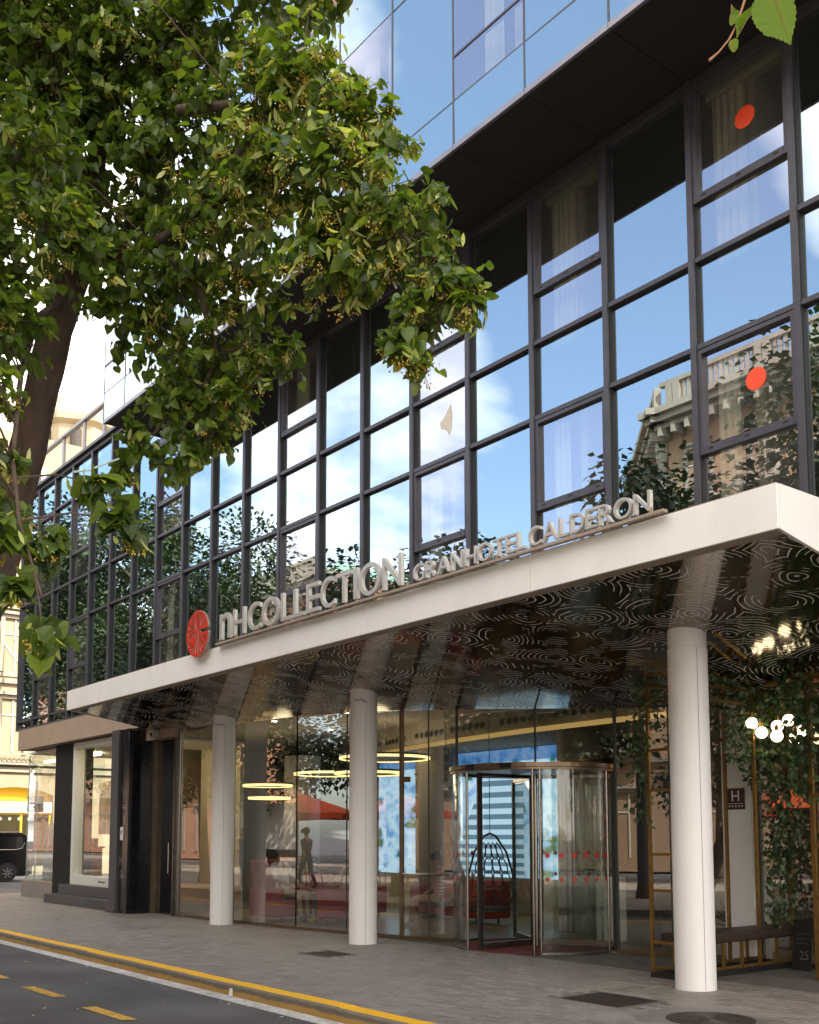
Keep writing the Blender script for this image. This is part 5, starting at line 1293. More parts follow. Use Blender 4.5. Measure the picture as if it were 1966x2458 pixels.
# ------------------------------------------------------------------ promenade behind the viewer, mirrored in the lobby glass
m_para = mat('orange_red_canvas', (.80, .11, .03), .8, var=.06)
m_rattan = mat('rattan', (.45, .30, .12), .7, var=.25, vscale=40)
def parasol(loc, rz, label):
    t = thing('terrace_parasol', label, 'parasol', (0, 0, 0), group='red parasols on the promenade', local=True)
    c = MB(); A = [(-1.5, -1.5), (1.5, -1.5), (1.5, 1.5), (-1.5, 1.5)]
    for i in range(4):
        a, b_ = A[i], A[(i + 1) % 4]; m_ = ((a[0] + b_[0]) / 2, (a[1] + b_[1]) / 2)
        for p, q in ((a, m_), (m_, b_)):
            zp = 2.30 if p == m_ else 2.25; zq = 2.30 if q == m_ else 2.25
            c.poly([(p[0], p[1], zp), (q[0], q[1], zq), (0, 0, 2.95)]); c.poly([(p[0], p[1], zp), (p[0] * 1.0, p[1] * 1.0, zp - .2), (q[0], q[1], zq - .2), (q[0], q[1], zq)])
    c.build('canopy', m_para, t); MB().tube([(0, 0, 0), (0, 0, 2.95)], .03, 10).build('pole', m_rail, t); MB().lathe([(.35, 0), (.35, .06), (.06, .1)], (0, 0), 20).build('base', m_concrete, t)
    for i in range(4): MB().tube([(0, 0, 2.5), (A[i][0] * .97, A[i][1] * .97, 2.23)], .012, 5).build('rib', m_rail, t)
    t.location = loc; t.rotation_euler = (0, 0, rz)
for i, (x, y) in enumerate(((-24.3, -3.4), (-20.6, -4.2), (-17.0, -3.6), (-28.2, -4.0))):
    parasol((x, y, 0), R(8 * i), ['orange red parasol nearest the white truck', 'orange red parasol second from the white truck', 'orange red parasol farthest from the white truck, over the last tables', 'orange red parasol standing behind the others by the big planted tree'][i])
def rattan_chair(loc, rz, i):
    t = thing('rattan_chair', 'bent rattan armchair at the parasol terrace', 'chair', (0, 0, 0), group='rattan terrace chairs', local=True)
    MB().lathe([(.24, .42), (.25, .44), (.24, .46)], (0, 0), 18).build('seat', m_rattan, t)
    for sx in (-1, 1):
        for sy in (-1, 1): MB().tube([(sx * .2, sy * .18, .42), (sx * .24, sy * .24, 0)], .014, 6).build('leg', m_rattan, t)
    bk = MB(); 
    for k in range(3): bk.tube([(math.cos(R(a)) * .27, math.sin(R(a)) * .27, .58 + k * .13 + .12 * math.sin(R(a))) for a in range(-10, 191, 20)], .014, 6)
    for a in range(10, 180, 32): bk.tube([(math.cos(R(a)) * .25, math.sin(R(a)) * .25, .44), (math.cos(R(a)) * .27, math.sin(R(a)) * .27, .84 + .12 * math.sin(R(a)))], .01, 5)
    bk.build('backrest', m_rattan, t); t.location = loc; t.rotation_euler = (0, 0, rz)
def cafe_table(loc, i):
    t = thing('cafe_table', 'round dark cafe table on the parasol terrace', 'table', (0, 0, 0), group='terrace cafe tables', local=True)
    MB().lathe([(.36, .71), (.36, .74)], (0, 0), 24).build('table_top', m_blackmetal, t); MB().tube([(0, 0, .02), (0, 0, .71)], .03, 8).build('stem', m_blackmetal, t); MB().lathe([(.24, 0), (.22, .03), (.04, .04)], (0, 0), 18).build('foot', m_blackmetal, t); t.location = loc
for i, (x, y) in enumerate(((-23.4, -2.0), (-21.0, -2.6), (-18.6, -2.2), (-16.6, -2.6))):
    cafe_table((x, y, 0), i)
    for k, a in enumerate((40, 160, 280)): rattan_chair((x + .75 * math.cos(R(a + 20 * i)), y + .75 * math.sin(R(a + 20 * i)), 0), R(a + 20 * i + 270 - 180), i)
tk = thing('delivery_truck', 'white box delivery truck on the far carriageway mirrored in the lobby glass', 'truck', (-45, -15.5, -.12))
bevel(bxo('cargo_box', -49.5, -43.2, -16.8, -14.5, .85, 3.3, mat('white_truck_panel', (.75, .73, .68), .5), tk), .03); bevel(bxo('cab', -43.1, -41.4, -16.7, -14.6, .35, 2.4, mat('white_truck_cab', (.7, .68, .64), .4), tk), .15, 3)
bxo('chassis', -49.3, -43.1, -16.5, -14.8, .45, .84, m_gasket, tk); bxo('windscreen', -41.395, -41.38, -16.5, -14.8, 1.4, 2.1, g_car, tk); bxo('side_window', -42.9, -41.9, -14.595, -14.58, 1.4, 2.1, g_car, tk)
for x in (-48, -42.3):
    for y in (-16.6, -14.75): 
        wh = MB().lathe([(.42, -.13), (.44, 0), (.42, .13)], (0, 0), 24); wh.v = [(x + a, y + z, .30 + b_) for a, b_, z in wh.v]; wh.build('wheel', m_tyre, tk)
# ------------------------------------------------------------------ lime trees
m_bark = mat('lime_bark', (0.085, 0.058, 0.042), .9, var=.35, vscale=14, bump=1.0, bscale=30, stretch=(1, 1, .25))
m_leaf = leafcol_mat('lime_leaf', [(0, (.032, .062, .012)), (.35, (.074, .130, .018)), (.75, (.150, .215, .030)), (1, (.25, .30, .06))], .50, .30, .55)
m_leaf_row = leafcol_mat('shaded_lime_leaf', [(0, (.014, .030, .008)), (.4, (.028, .055, .012)), (.8, (.055, .09, .018)), (1, (.09, .12, .03))], .18, .45, .35)  # lime leaf copy with shade put into its colour for the row trees
m_bract = leafcol_mat('lime_bract', [(0, (.30, .38, .08)), (.6, (.50, .55, .18)), (1, (.66, .66, .34))], .4, .6, .3)
m_flower = leafcol_mat('lime_flower', [(0, (.55, .36, .04)), (.5, (.70, .52, .10)), (1, (.80, .70, .32))], .25, .8, .2)
# (x, y, z, radius, weight) of the leaf masses of the near tree
LOBES = [(-4.954, 2.794, 5.749, 0.451, 1.00), (-4.508, 2.900, 5.607, 0.338, 1.00), (-4.265, 2.952, 5.183, 0.370, 1.10), (-4.520, 2.807, 5.050, 0.421, 1.00), (-4.131, 3.017, 4.819, 0.320, 1.20), (-3.941, 3.138, 4.571, 0.273, 1.20), (-3.772, 3.239, 4.268, 0.206, 1.30), (-3.873, 3.136, 4.084, 0.195, 1.20), (-3.659, 3.248, 4.095, 0.121, 1.20), (-3.936, 3.081, 3.920, 0.113, 1.20), (-3.865, 3.182, 3.858, 0.093, 1.00), (-4.185, 3.004, 4.458, 0.235, 1.10), (-4.418, 2.851, 4.555, 0.261, 1.00), (-3.753, 3.199, 4.677, 0.093, 1.00), (-4.052, 3.064, 5.180, 0.150, 1.00), (-4.194, 3.007, 5.421, 0.131, 1.00), (-4.767, 2.843, 5.935, 0.187, 1.00), (-5.060, 2.756, 5.111, 0.451, 1.00), (-5.125, 2.909, 4.642, 0.290, 0.90), (-5.089, 3.003, 4.330, 0.217, 0.90), (-5.472, 2.827, 4.396, 0.299, 0.85), (-5.597, 2.703, 4.148, 0.299, 0.85), (-5.227, 2.866, 4.066, 0.193, 0.90), (-5.421, 2.810, 3.863, 0.172, 0.90), (-5.646, 2.519, 3.863, 0.184, 0.80), (-5.547, 2.659, 3.790, 0.147, 0.80), (-5.717, 2.450, 3.717, 0.110, 0.70), (-5.819, 2.661, 4.692, 0.309, 0.70), (-4.930, 3.045, 4.332, 0.119, 1.00), (-6.188, 2.060, 6.533, 0.574, 1.00), (-5.859, 2.499, 6.455, 0.522, 1.00), (-5.438, 2.715, 6.457, 0.380, 1.00), (-6.293, 2.330, 6.041, 0.592, 1.00), (-5.669, 2.675, 5.843, 0.514, 1.00), (-5.567, 1.736, 5.335, 0.413, 1.00), (-6.084, 2.541, 5.369, 0.504, 0.90), (-5.621, 2.697, 5.046, 0.405, 0.90), (-5.369, 1.756, 4.742, 0.377, 1.00), (-5.327, 1.566, 4.202, 0.267, 1.00), (-6.028, 2.530, 4.844, 0.313, 0.75), (-6.220, 1.642, 5.785, 0.623, 0.90), (-5.823, 1.529, 4.536, 0.505, 0.90), (-5.194, 1.479, 3.756, 0.165, 0.80), (-4.868, 1.472, 3.339, 0.097, 0.50), (-4.686, 1.425, 3.044, 0.093, 0.60), (-4.511, 1.520, 2.831, 0.091, 0.50), (-4.511, 1.360, 2.804, 0.125, 0.60), (-4.232, 1.454, 2.409, 0.094, 0.50), (-4.405, 1.370, 2.568, 0.070, 0.50), (-4.619, 1.818, 3.185, 0.068, 0.40), (-4.468, 1.881, 2.982, 0.076, 0.35), (-4.515, 2.952, 6.271, 0.275, 1.00), (-4.981, 2.797, 6.564, 0.386, 1.00), (-6.038, 2.473, 7.246, 0.672, 1.00), (-6.535, 1.838, 7.193, 0.699, 1.00), (-7.089, 1.357, 6.732, 0.819, 0.80), (-6.774, 1.353, 5.152, 0.669, 0.70), (-5.765, 2.772, 7.594, 0.699, 0.80), (-6.605, 2.243, 8.233, 0.854, 0.80), (-7.138, 1.575, 8.091, 0.854, 0.80), ]
TRUNK = [(-7.404, 2.051, 2.819), (-7.128, 2.155, 3.388), (-6.889, 2.21, 3.969), (-6.799, 2.262, 4.382), (-6.708, 2.315, 4.795), (-6.624, 2.372, 5.126), (-6.559, 2.427, 5.319)]
L1 = [(-6.559, 2.427, 5.319), (-6.445, 2.445, 5.62), (-6.35, 2.448, 5.863), (-6.32, 2.445, 6.135), (-6.307, 2.39, 6.596), (-6.389, 2.33, 7.359)]
L2 = [(-6.569, 2.417, 5.291), (-6.589, 2.345, 5.595), (-6.625, 2.251, 5.898), (-6.562, 2.14, 6.08), (-6.47, 2.026, 6.523), (-6.479, 1.931, 7.059)]
L3 = [(-6.55, 2.438, 5.319), (-6.126, 2.507, 5.237), (-5.708, 2.572, 5.122), (-5.281, 2.633, 5.123), (-4.823, 2.727, 5.152), (-4.462, 2.875, 5.094), (-4.131, 3.017, 4.819), (-3.884, 3.146, 4.459), (-3.727, 3.228, 4.181)]
L4 = [(-5.692, 2.591, 5.135), (-5.429, 2.743, 4.768), (-5.353, 2.819, 4.376), (-5.452, 2.741, 4.058)]
L5 = [(-5.281, 2.633, 5.123), (-4.855, 2.793, 5.517), (-4.484, 2.938, 5.562)]
STUB = [(-5.294, 2.521, 5.735), (-5.061, 2.588, 5.653), (-4.884, 2.663, 5.591)]
L6 = [(-6.624, 2.372, 5.126), (-6.078, 2.004, 4.644), (-5.382, 1.699, 3.948), (-4.847, 1.505, 3.301), (-4.554, 1.45, 2.922), (-4.272, 1.464, 2.539)]
CORD = [(-5.254, 1.943, 3.444), (-5.294, 2.048, 3.489), (-5.331, 2.154, 3.56), (-5.473, 2.283, 3.654)]
# heart shaped leaf: half outlines, folded on the midrib, tip bent down
HEART = [(0.0, 0.0), (-.10, .16), (-.06, .36), (.12, .50), (.36, .50), (.62, .36), (.82, .18), (1.0, 0.0)]
def leaf_verts(fold, droop, wav=0.0):
    mid = [(u, 0, -droop * u * u) for u in (0.0, .12, .36, .62, .82)] + [(1.0, 0, -droop)]
    side = [(u, v, -droop * u * u + fold * v + wav * math.sin(u * 9) * v) for u, v in HEART[1:-1]]
    v = mid + side + [(u, -w, z) for u, w, z in side]
    f = []
    for base, flip in ((6, False), (12, True)):
        s = [base + i for i in range(6)]
        fs = [(0, s[0], s[1]), (0, s[1], s[2], 1), (1, s[2], s[3], 2), (2, s[3], s[4], 3), (3, s[4], s[5], 4), (4, s[5], 5)]
        f += [tuple(reversed(q)) if not flip else q for q in fs]
    return v, f
LV = [leaf_verts(.35, .12), leaf_verts(.18, .28, .12), leaf_verts(.7, .05, .2), leaf_verts(.1, .55, -.15)]
def frame(d, n):
    d = d.normalized(); n = n - d * n.dot(d)
    n = n.normalized() if n.length > .05 else d.orthogonal().normalized()
    return d, n.cross(d), n
def add_leaf(mb, tones, p, d, n, s, kind, tone):
    d, a, n = frame(d, n); b = len(mb.v); v, f = LV[kind]
    for (u, w, z) in v:
        q = p + d * (u * s) + a * (w * s) + n * (z * s); mb.v.append((q.x, q.y, q.z))
    for q in f: mb._f(*[b + i for i in q]); tones.append(tone)
def add_leaf2(mb, tones, p, d, n, s, tone):
    d, a, n = frame(d, n); b = len(mb.v)
    for q in (p, p + d * (s * .4) + a * (s * .42) + n * (s * .12), p + d * s, p + d * (s * .4) - a * (s * .42) + n * (s * .12)): mb.v.append(tuple(q))
    mb._f(b, b + 1, b + 2); mb._f(b, b + 2, b + 3); tones += [tone, tone]
LEAF_ME = []
for v, f in LV:
    for tn in (.1, .45, .75):
        b = MB(); b.v = list(v)
        for q in f: b._f(*q)
        me = b.mesh('leaf', m_leaf); set_tone(me, [tn] * len(f)); LEAF_ME.append(me)
def limb(mb, pts, r0, r1):
    n = len(pts); mb.tube(pts, [r0 + (r1 - r0) * i / (n - 1) for i in range(n)], 10)
tree = thing('lime_tree', 'flowering lime tree with dark leaning trunk beside the road in front of the hotel', 'tree', (-8.3, 1.75, 0), group='lime trees along the promenade')
base = Vector(TRUNK[0]); up0 = (Vector(TRUNK[0]) - Vector(TRUNK[1])).normalized()
tb = [(-8.62, 1.70, -.1), (-8.5, 1.74, .25), (-8.2, 1.83, 1.0), (-7.8, 1.94, 1.95)] + TRUNK
mb = MB(); rr = [.30, .20, .165, .150, .135, .125, .118, .112, .108, .104, .10]
pts2, rr2 = [], []
for i in range(len(tb) - 1):
    for k in range(3):
        t_ = k / 3; p = Vector(tb[i]).lerp(Vector(tb[i + 1]), t_)
        pts2.append(p); rr2.append((rr[i] + (rr[i + 1] - rr[i]) * t_) * (1 + .05 * math.sin(i * 5 + k * 2.3)))
pts2.append(Vector(tb[-1])); rr2.append(rr[-1]); mb.tube(pts2, rr2, 14)
smooth_angle(mb.build('trunk', m_bark, tree), 80)
for pts, r0, r1 in ((L1, .075, .03), (L2, .07, .03), (L3, .048, .004), (L4, .028, .008), (L5, .030, .008), (L6, .022, .005), (STUB, .032, .028)):
    mb = MB(); limb(mb, pts, r0, r1); smooth_angle(mb.build('branch', m_bark, tree), 80)
nodes = [Vector(p) for L_ in (L1, L2, L3, L4, L5, L6) for a, b_ in zip(L_, L_[1:]) for p in [tuple(Vector(a).lerp(Vector(b_), t)) for t in (0, .33, .66)]] + [Vector(L3[-1])]
rng = random.Random(21)
tw, lf, lt, fl, ft, bcm, bt = MB(), MB(), [], MB(), [], MB(), []
singles = []
CAMP = Vector((0, 0, 1.55))
def bract(p, d):
    n = Vector((rng.uniform(-1, 1), rng.uniform(-1, 1), .3)); d2, a, n = frame(d + Vector((rng.uniform(-.8, .8), rng.uniform(-.8, .8), rng.uniform(-.2, .5))), n); b = len(bcm.v); L_ = rng.uniform(.06, .10); cv = rng.uniform(-.3, .5)
    for u, w in ((0, .0), (.25, .11), (.6, .14), (1, 0), (.6, -.14), (.25, -.11)):
        q = p + d2 * (u * L_) + a * (w * L_) + n * (cv * L_ * u * u); bcm.v.append(tuple(q))
    bcm._f(b, b + 1, b + 5); bcm._f(b + 1, b + 2, b + 4, b + 5); bcm._f(b + 2, b + 3, b + 4); t_ = rng.random(); bt.extend([t_] * 3)
def flower_cluster(p):
    d = Vector((rng.uniform(-.5, .5), rng.uniform(-.5, .5), -1)).normalized(); L_ = rng.uniform(.04, .07)
    # pale strap-shaped bracts and hanging flower balls
    for _b in range(4): bract(p + Vector((rng.gauss(0, .03), rng.gauss(0, .03), rng.gauss(0, .02))), d)
    for k in range(rng.randint(9, 18)):
        c = p + d * L_ + Vector((rng.gauss(0, .020), rng.gauss(0, .020), rng.gauss(0, .013))); r_ = rng.uniform(.0035, .0075); b = len(fl.v); tn = rng.random()
        for q in ((r_, 0, 0), (-r_, 0, 0), (0, r_, 0), (0, -r_, 0), (0, 0, r_), (0, 0, -r_)): fl.v.append((c.x + q[0], c.y + q[1], c.z + q[2]))
        for q in ((0, 2, 4), (2, 1, 4), (1, 3, 4), (3, 0, 4), (2, 0, 5), (1, 2, 5), (3, 1, 5), (0, 3, 5)): fl._f(*[b + i for i in q]); ft.append(tn)
        if k % 2 == 0: tw.tube([p + d * (L_ * .3), c], .0009, 3, False)
for (x, y, z, r_, w) in LOBES:
    c = Vector((x, y, z)); nd = min(nodes, key=lambda q: (q - c).length)
    if (nd - c).length > .03:
        mid = nd.lerp(c, .5) + Vector((0, 0, .08 * (nd - c).length)); tw.tube([nd, mid, c], [.006, .0045, .003], 5)
    n_ = int(w * (1750 if x > -5.15 else 2400) * r_ ** 1.75) + 12
    # shoots radiate from the middle of each mass; leaves sit along them in two ranks
    nsh = max(4, n_ // 9)
    for s_ in range(nsh):
        dirv = Vector((rng.gauss(0, 1), rng.gauss(0, 1), rng.gauss(0, .8))).normalized()
        end = c + dirv * r_ * rng.uniform(.7, 1.12) + Vector((0, 0, -.12 * r_)); st = c.lerp(end, .15)
        tw.tube([st, st.lerp(end, .6) + Vector((0, 0, .04 * r_)), end], [.0035, .0025, .0012], 4, False)
        for k in range(9):
            t_ = .2 + .8 * (k + rng.random()) / 9; p = st.lerp(end, t_) + Vector((rng.gauss(0, .02), rng.gauss(0, .02), rng.gauss(0, .02)))
            side = Vector((-dirv.y, dirv.x, 0)) * (1 if k % 2 else -1)
            d = (side * .8 + dirv * .55 + Vector((0, 0, -.65)) + Vector((rng.gauss(0, .35), rng.gauss(0, .35), rng.gauss(0, .3))))
            nrm = Vector((rng.gauss(0, .45), rng.gauss(0, .45), 1.0)) + dirv * .5
            s = rng.triangular(.032, .092, .058) * (1.4 if (z < 3.7 and y < 2.2) else 1.0); tone = min(1, max(0, rng.gauss(.5, .27))); kd = rng.randrange(4)
            singles.append((s / (p - CAMP).length, p, d, nrm, s, kd, tone))
            if rng.random() < (.12 if x > -5.25 else .035 if z > 4.6 else .012): flower_cluster(p)
Rv, Uv = Vector((.611, .791, 0)), Vector((.075, -.058, .9955)); Fv = fwd
def inview(p):
    v = p - CAMP; zc = v.dot(fwd); return zc > .3 and -.40 < v.dot(Rv) / zc < .42 and -.3 < v.dot(Uv) / zc < .72
singles.sort(key=lambda t: (-t[0] if inview(t[1]) else 9))
for i, (_, p, d, nrm, s, kd, tone) in enumerate(singles):
    if i < 300:
        d, a, n = frame(d, nrm)
        o = link('leaf', LEAF_ME[kd * 3 + (0 if tone < .35 else 1 if tone < .62 else 2)])
        o.matrix_world = Matrix(((d.x * s, a.x * s, n.x * s, p.x), (d.y * s, a.y * s, n.y * s, p.y), (d.z * s, a.z * s, n.z * s, p.z), (0, 0, 0, 1)))
        mw = o.matrix_world.copy(); o.parent = tree; o.matrix_parent_inverse = Matrix.Translation(-Vector(tree.location))
    else: add_leaf(lf, lt, p, d, nrm, s, kd, tone)
# unseen crown top and viewer-side leaf masses, added to shade the tree's left part
for (x, y, z, r_) in ((-6.9, 2.2, 7.6, 1.1), (-7.9, 2.2, 6.6, 1.0), (-6.2, 1.2, 7.4, 1.0), (-7.4, .9, 6.6, 1.0), (-5.4, .5, 6.7, .9), (-6.4, .3, 5.6, .8), (-5.2, .1, 5.4, .7), (-7.0, 2.6, 8.7, 1.0), (-5.6, 2.4, 7.9, .9), (-8.3, 1.4, 5.4, .8), (-7.6, .3, 5.0, .8), (-3.8, .2, 4.7, .7), (-4.4, .4, 3.9, .6), (-3.3, -.2, 5.5, .8), (-4.8, .5, 5.0, .7), (-3.9, -.7, 3.9, .7), (-4.6, .7, 6.3, .8), (-3.0, -.9, 4.6, .7)):
    c = Vector((x, y, z)); nd = min(nodes, key=lambda q: (q - c).length); q_ = 1.0 if y > 1.1 else .28; tw.tube([nd, nd.lerp(c, .5) + Vector((0, 0, .15)), c], [.02 * q_, .014 * q_, .006 * q_], 6)
    for k in range(int(1500 * r_ * r_)):
        v = Vector((rng.gauss(0, 1), rng.gauss(0, 1), rng.gauss(0, .8))).normalized() * r_ * rng.uniform(.4, 1.05)
        add_leaf2(lf, lt, c + v, v + Vector((rng.gauss(0, .5), rng.gauss(0, .5), -.7)), Vector((rng.gauss(0, .4), rng.gauss(0, .4), 1)), rng.uniform(.06, .10), min(1, max(0, rng.gauss(.4, .25))))
me = lf.mesh('crown', m_leaf, True); set_tone(me, lt); link('crown', me, tree, kind='stuff')
me = bcm.mesh('bracts', m_bract); set_tone(me, bt); link('bracts', me, tree, kind='stuff')
me = fl.mesh('blossom', m_flower); set_tone(me, ft); link('blossom', me, tree, kind='stuff')
tw.build('twigs', m_bark, tree, kind='stuff')
cd = MB().tube([Vector(p) for p in CORD], .006, 6).build('cord', mat('pale_green_cord', (.45, .60, .55), .6)); tag(cd, 'pale green cord strung between the lime branches', 'cord')
# neighbouring trees of the row, seen in the hotel glass
def row_tree(loc, h, r_, seed, label, nleaf=2600, size=.17):
    rg = random.Random(seed); t = thing('lime_tree', label, 'tree', loc, group='lime trees along the promenade')
    L0 = Vector(loc); mb = MB(); top = L0 + Vector((rg.uniform(-.3, .3), rg.uniform(-.3, .3), h * .8))
    pts = [L0 + Vector((0, 0, -.1)), L0 + Vector((0, 0, .4)), L0.lerp(top, .4) + Vector((rg.uniform(-.15, .15), rg.uniform(-.15, .15), 0)), top]
    mb.tube(pts, [.26, .17, .13, .05], 10); smooth_angle(mb.build('trunk', m_bark, t), 80)
    lb = []
    for i in range(18):
        a = rg.uniform(0, 6.28); k = rg.uniform(.3, 1.0); zz = h * rg.uniform(.34, .95)
        rad = r_ * (1 - .5 * abs(zz / h - .65)) * k; c = L0 + Vector((rad * math.cos(a), rad * math.sin(a), zz)); lb.append((c, r_ * rg.uniform(.3, .5)))
        b2 = MB(); s0 = L0 + Vector((0, 0, zz * .72)); b2.tube([s0, s0.lerp(c, .5) + Vector((0, 0, .2)), c], [.06, .04, .015], 6); b2.build('branch', m_bark, t)
    lf2, lt2 = MB(), []
    for i in range(nleaf):
        c, rr_ = rg.choice(lb); v = Vector((rg.gauss(0, 1), rg.gauss(0, 1), rg.gauss(0, .8))).normalized() * rr_ * rg.uniform(.35, 1.1)
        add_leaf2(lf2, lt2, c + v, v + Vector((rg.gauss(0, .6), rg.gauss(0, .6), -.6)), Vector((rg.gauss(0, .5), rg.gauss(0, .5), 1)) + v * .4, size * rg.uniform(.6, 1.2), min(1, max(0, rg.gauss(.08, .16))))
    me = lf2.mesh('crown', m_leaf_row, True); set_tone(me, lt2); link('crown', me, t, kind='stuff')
    return t
tl = 'leafy promenade lime tree %s'
for i, (x, y, h, r_, nl) in enumerate(((-12.6, .0, 10.8, 2.7, 9000), (-18.5, .3, 8.6, 2.4, 9000), (-24.5, .4, 9.4, 2.6, 9000), (-30.5, .4, 9.6, 2.7, 9000), (-37.5, .4, 15.5, 4.2, 40000), (-43.5, .0, 16.5, 4.4, 40000), (-51, .0, 17, 4.6, 40000), (-60, .0, 17, 4.8, 30000))):
    row_tree((x, y, 0), h, r_, 50 + i, tl % ['beside the flowering lime, next to the road', 'standing low at the end of the parasols', 'between the parasols and the road', 'between the parasols and the taller limes', 'the first of the tall limes after the parasols', 'the second of the tall limes after the parasols', 'opposite the cream street house', 'far down the road beyond the cream street house'][i], nl, .2)
far = ['facing the ochre corner house', 'behind the last parasol', 'behind the middle parasols', 'behind the first parasol', 'between the parasols and the truck', 'before the cab of the white truck', 'before the box of the white truck', 'facing the terracotta house', 'beyond the white truck']
for i, x in enumerate((-8, -14, -20, -26, -32, -38.5, -45, -52, -60)):
    row_tree((x, -11.6 - .5 * (i % 2), 0), 9.5 + .5 * (i % 4), 3.3, 70 + i, tl % ('on the far side ' + far[i]), 11000, .22)
for i, (x, y, h, r_) in enumerate(((-9.9, -1.6, 12, 3.4),)):  # unseen tree added to keep light off the flowering lime's left side
    row_tree((x, y, 0), h, r_, 90 + i, tl % ['behind the viewer, added to shade the flowering lime', 'behind the viewer, overhanging the middle of the promenade'][i], 16000, .2)
# a second near tree whose low twig reaches into the frame
t2 = thing('lime_tree', 'lime tree beside the viewer whose single bright leaf hangs before the hotel', 'tree', (2.2, 1.9, 0), group='lime trees along the promenade')
mb = MB().tube([(2.2, 1.9, -.1), (2.2, 1.9, .4), (2.15, 1.95, 2.5), (2.0, 2.0, 4.6)], [.26, .18, .15, .10], 12); smooth_angle(mb.build('trunk', m_bark, t2), 80)
mb = MB().tube([(2.05, 1.98, 4.0), (1.0, 2.2, 4.55), (-.3, 2.3, 4.5), (-1.2, 2.3, 4.15), (-1.42, 2.26, 3.80)], [.06, .04, .022, .010, .004], 8); smooth_angle(mb.build('branch', m_bark, t2), 80)
m_twig = mat('red_brown_twig', (.30, .13, .05), .6)
MB().tube([(-1.42, 2.26, 3.80), (-1.409, 2.205, 3.645), (-1.408, 2.169, 3.564), (-1.413, 2.138, 3.508), (-1.425, 2.11, 3.468), (-1.436, 2.086, 3.442)], [.004, .003, .0025, .0022, .002, .0035], 8).build('twig', m_twig, t2)
m_leaf_b = leafcol_mat('young_lime_leaf', [(0, (.13, .22, .02)), (1, (.16, .26, .02))], .5, .5, .3)
def one_leaf(p, d, nrm, s, kd, m):
    d, a, n = frame(Vector(d), Vector(nrm)); v, f = LV[kd]; b = MB()
    b.v = [tuple(Vector(p) + d * (u * s) + a * (w * s) + n * (z * s)) for u, w, z in v]
    for q in f: b._f(*q)
    me = b.mesh('leaf', m, True); set_tone(me, [.5] * len(f)); o = link('leaf', me, t2); o.modifiers.new('sub', 'SUBSURF').render_levels = 2
    return o
LEAF_A = [(-1.3405, 2.212, 3.6379), (-1.3584, 2.1921, 3.6174), (-1.3717, 2.179, 3.5908), (-1.3781, 2.1748, 3.5641), (-1.3773, 2.1794, 3.5416), (-1.3705, 2.191, 3.5232), (-1.3589, 2.2081, 3.5099), (-1.3465, 2.2245, 3.5078), (-1.3329, 2.2425, 3.5048), (-1.3211, 2.2594, 3.4945), (-1.3183, 2.2598, 3.515), (-1.3122, 2.2629, 3.5457), (-1.3093, 2.262, 3.5764), (-1.3115, 2.2546, 3.6051), (-1.3194, 2.2399, 3.6338), (-1.3301, 2.2248, 3.6419)]
LEAF_B = [(-1.3699, 2.1949, 3.6089), (-1.3812, 2.1828, 3.5924), (-1.3953, 2.1675, 3.5739), (-1.4064, 2.1553, 3.5596), (-1.4069, 2.157, 3.5452), (-1.4072, 2.1611, 3.5164), (-1.4007, 2.1665, 3.5349), (-1.3929, 2.1735, 3.5555), (-1.3807, 2.1863, 3.5739), (-1.3722, 2.1941, 3.5945)]
LEAF_C = [(-1.403, 2.1382, 3.5928), (-1.403, 2.1407, 3.5764), (-1.4083, 2.1358, 3.5641), (-1.4106, 2.135, 3.5498), (-1.4081, 2.1395, 3.5416), (-1.4009, 2.1482, 3.5457), (-1.396, 2.1523, 3.5601), (-1.3946, 2.1524, 3.5713), (-1.399, 2.1455, 3.5785)]
LEAF_D = [(-1.4061, 2.1326, 3.4973), (-1.4108, 2.1284, 3.485), (-1.4087, 2.1333, 3.4707), (-1.4026, 2.1416, 3.4687), (-1.3976, 2.1468, 3.4769), (-1.3957, 2.1466, 3.4932), (-1.4009, 2.139, 3.4993)]
def hand_leaf(pts, tip_i, bend, tone, serr=.0035):
    """leaf blade on a closed outline: serrated rim, folded along the midrib, slightly cupped"""
    P = [Vector(p) for p in pts]; n = len(P); base = P[0]; tip = P[tip_i]; mid = [base.lerp(tip, t) for t in (0, .2, .4, .6, .8, 1)]
    nrm = (P[n // 4] - base).cross(tip - base).normalized()
    if nrm.dot(Vector((0, 0, 1.55)) - base) < 0: nrm = -nrm
    mb = MB(); ton = []
    rim = []
    for i in range(n):
        a_, b_ = P[i], P[(i + 1) % n]
        for k in range(4):
            q = a_.lerp(b_, k / 4); c = base.lerp(tip, .5); q = q + (q - c).normalized() * (serr if k % 2 else 0)
            t_ = max(0, min(1, (q - base).dot(tip - base) / (tip - base).length_squared)); dist = (q - base.lerp(tip, t_)).length
            rim.append(q + nrm * (bend * dist + .0015 * math.sin(t_ * 40)))
    for q in rim: mb.v.append(tuple(q))
    k0 = len(mb.v)
    for m_ in mid: mb.v.append(tuple(m_))
    def near(q): 
        t_ = max(0, min(1, (q - base).dot(tip - base) / (tip - base).length_squared)); return k0 + int(round(t_ * 5))
    N_ = len(rim)
    for i in range(N_):
        j = (i + 1) % N_; a1, b1 = near(rim[i]), near(rim[j])
        mb._f(i, j, b1) if a1 == b1 else mb._f(i, j, b1, a1)
        ton.append(tone)
    me = mb.mesh('leaf', m_leaf_b, True); set_tone(me, ton); o = link('leaf', me, t2)
    v_ = MB().tube([m_ + nrm * .0008 for m_ in mid], [.0014, .0012, .001, .0008, .0006, .0003], 5)
    v_.build('vein', m_twig, o)
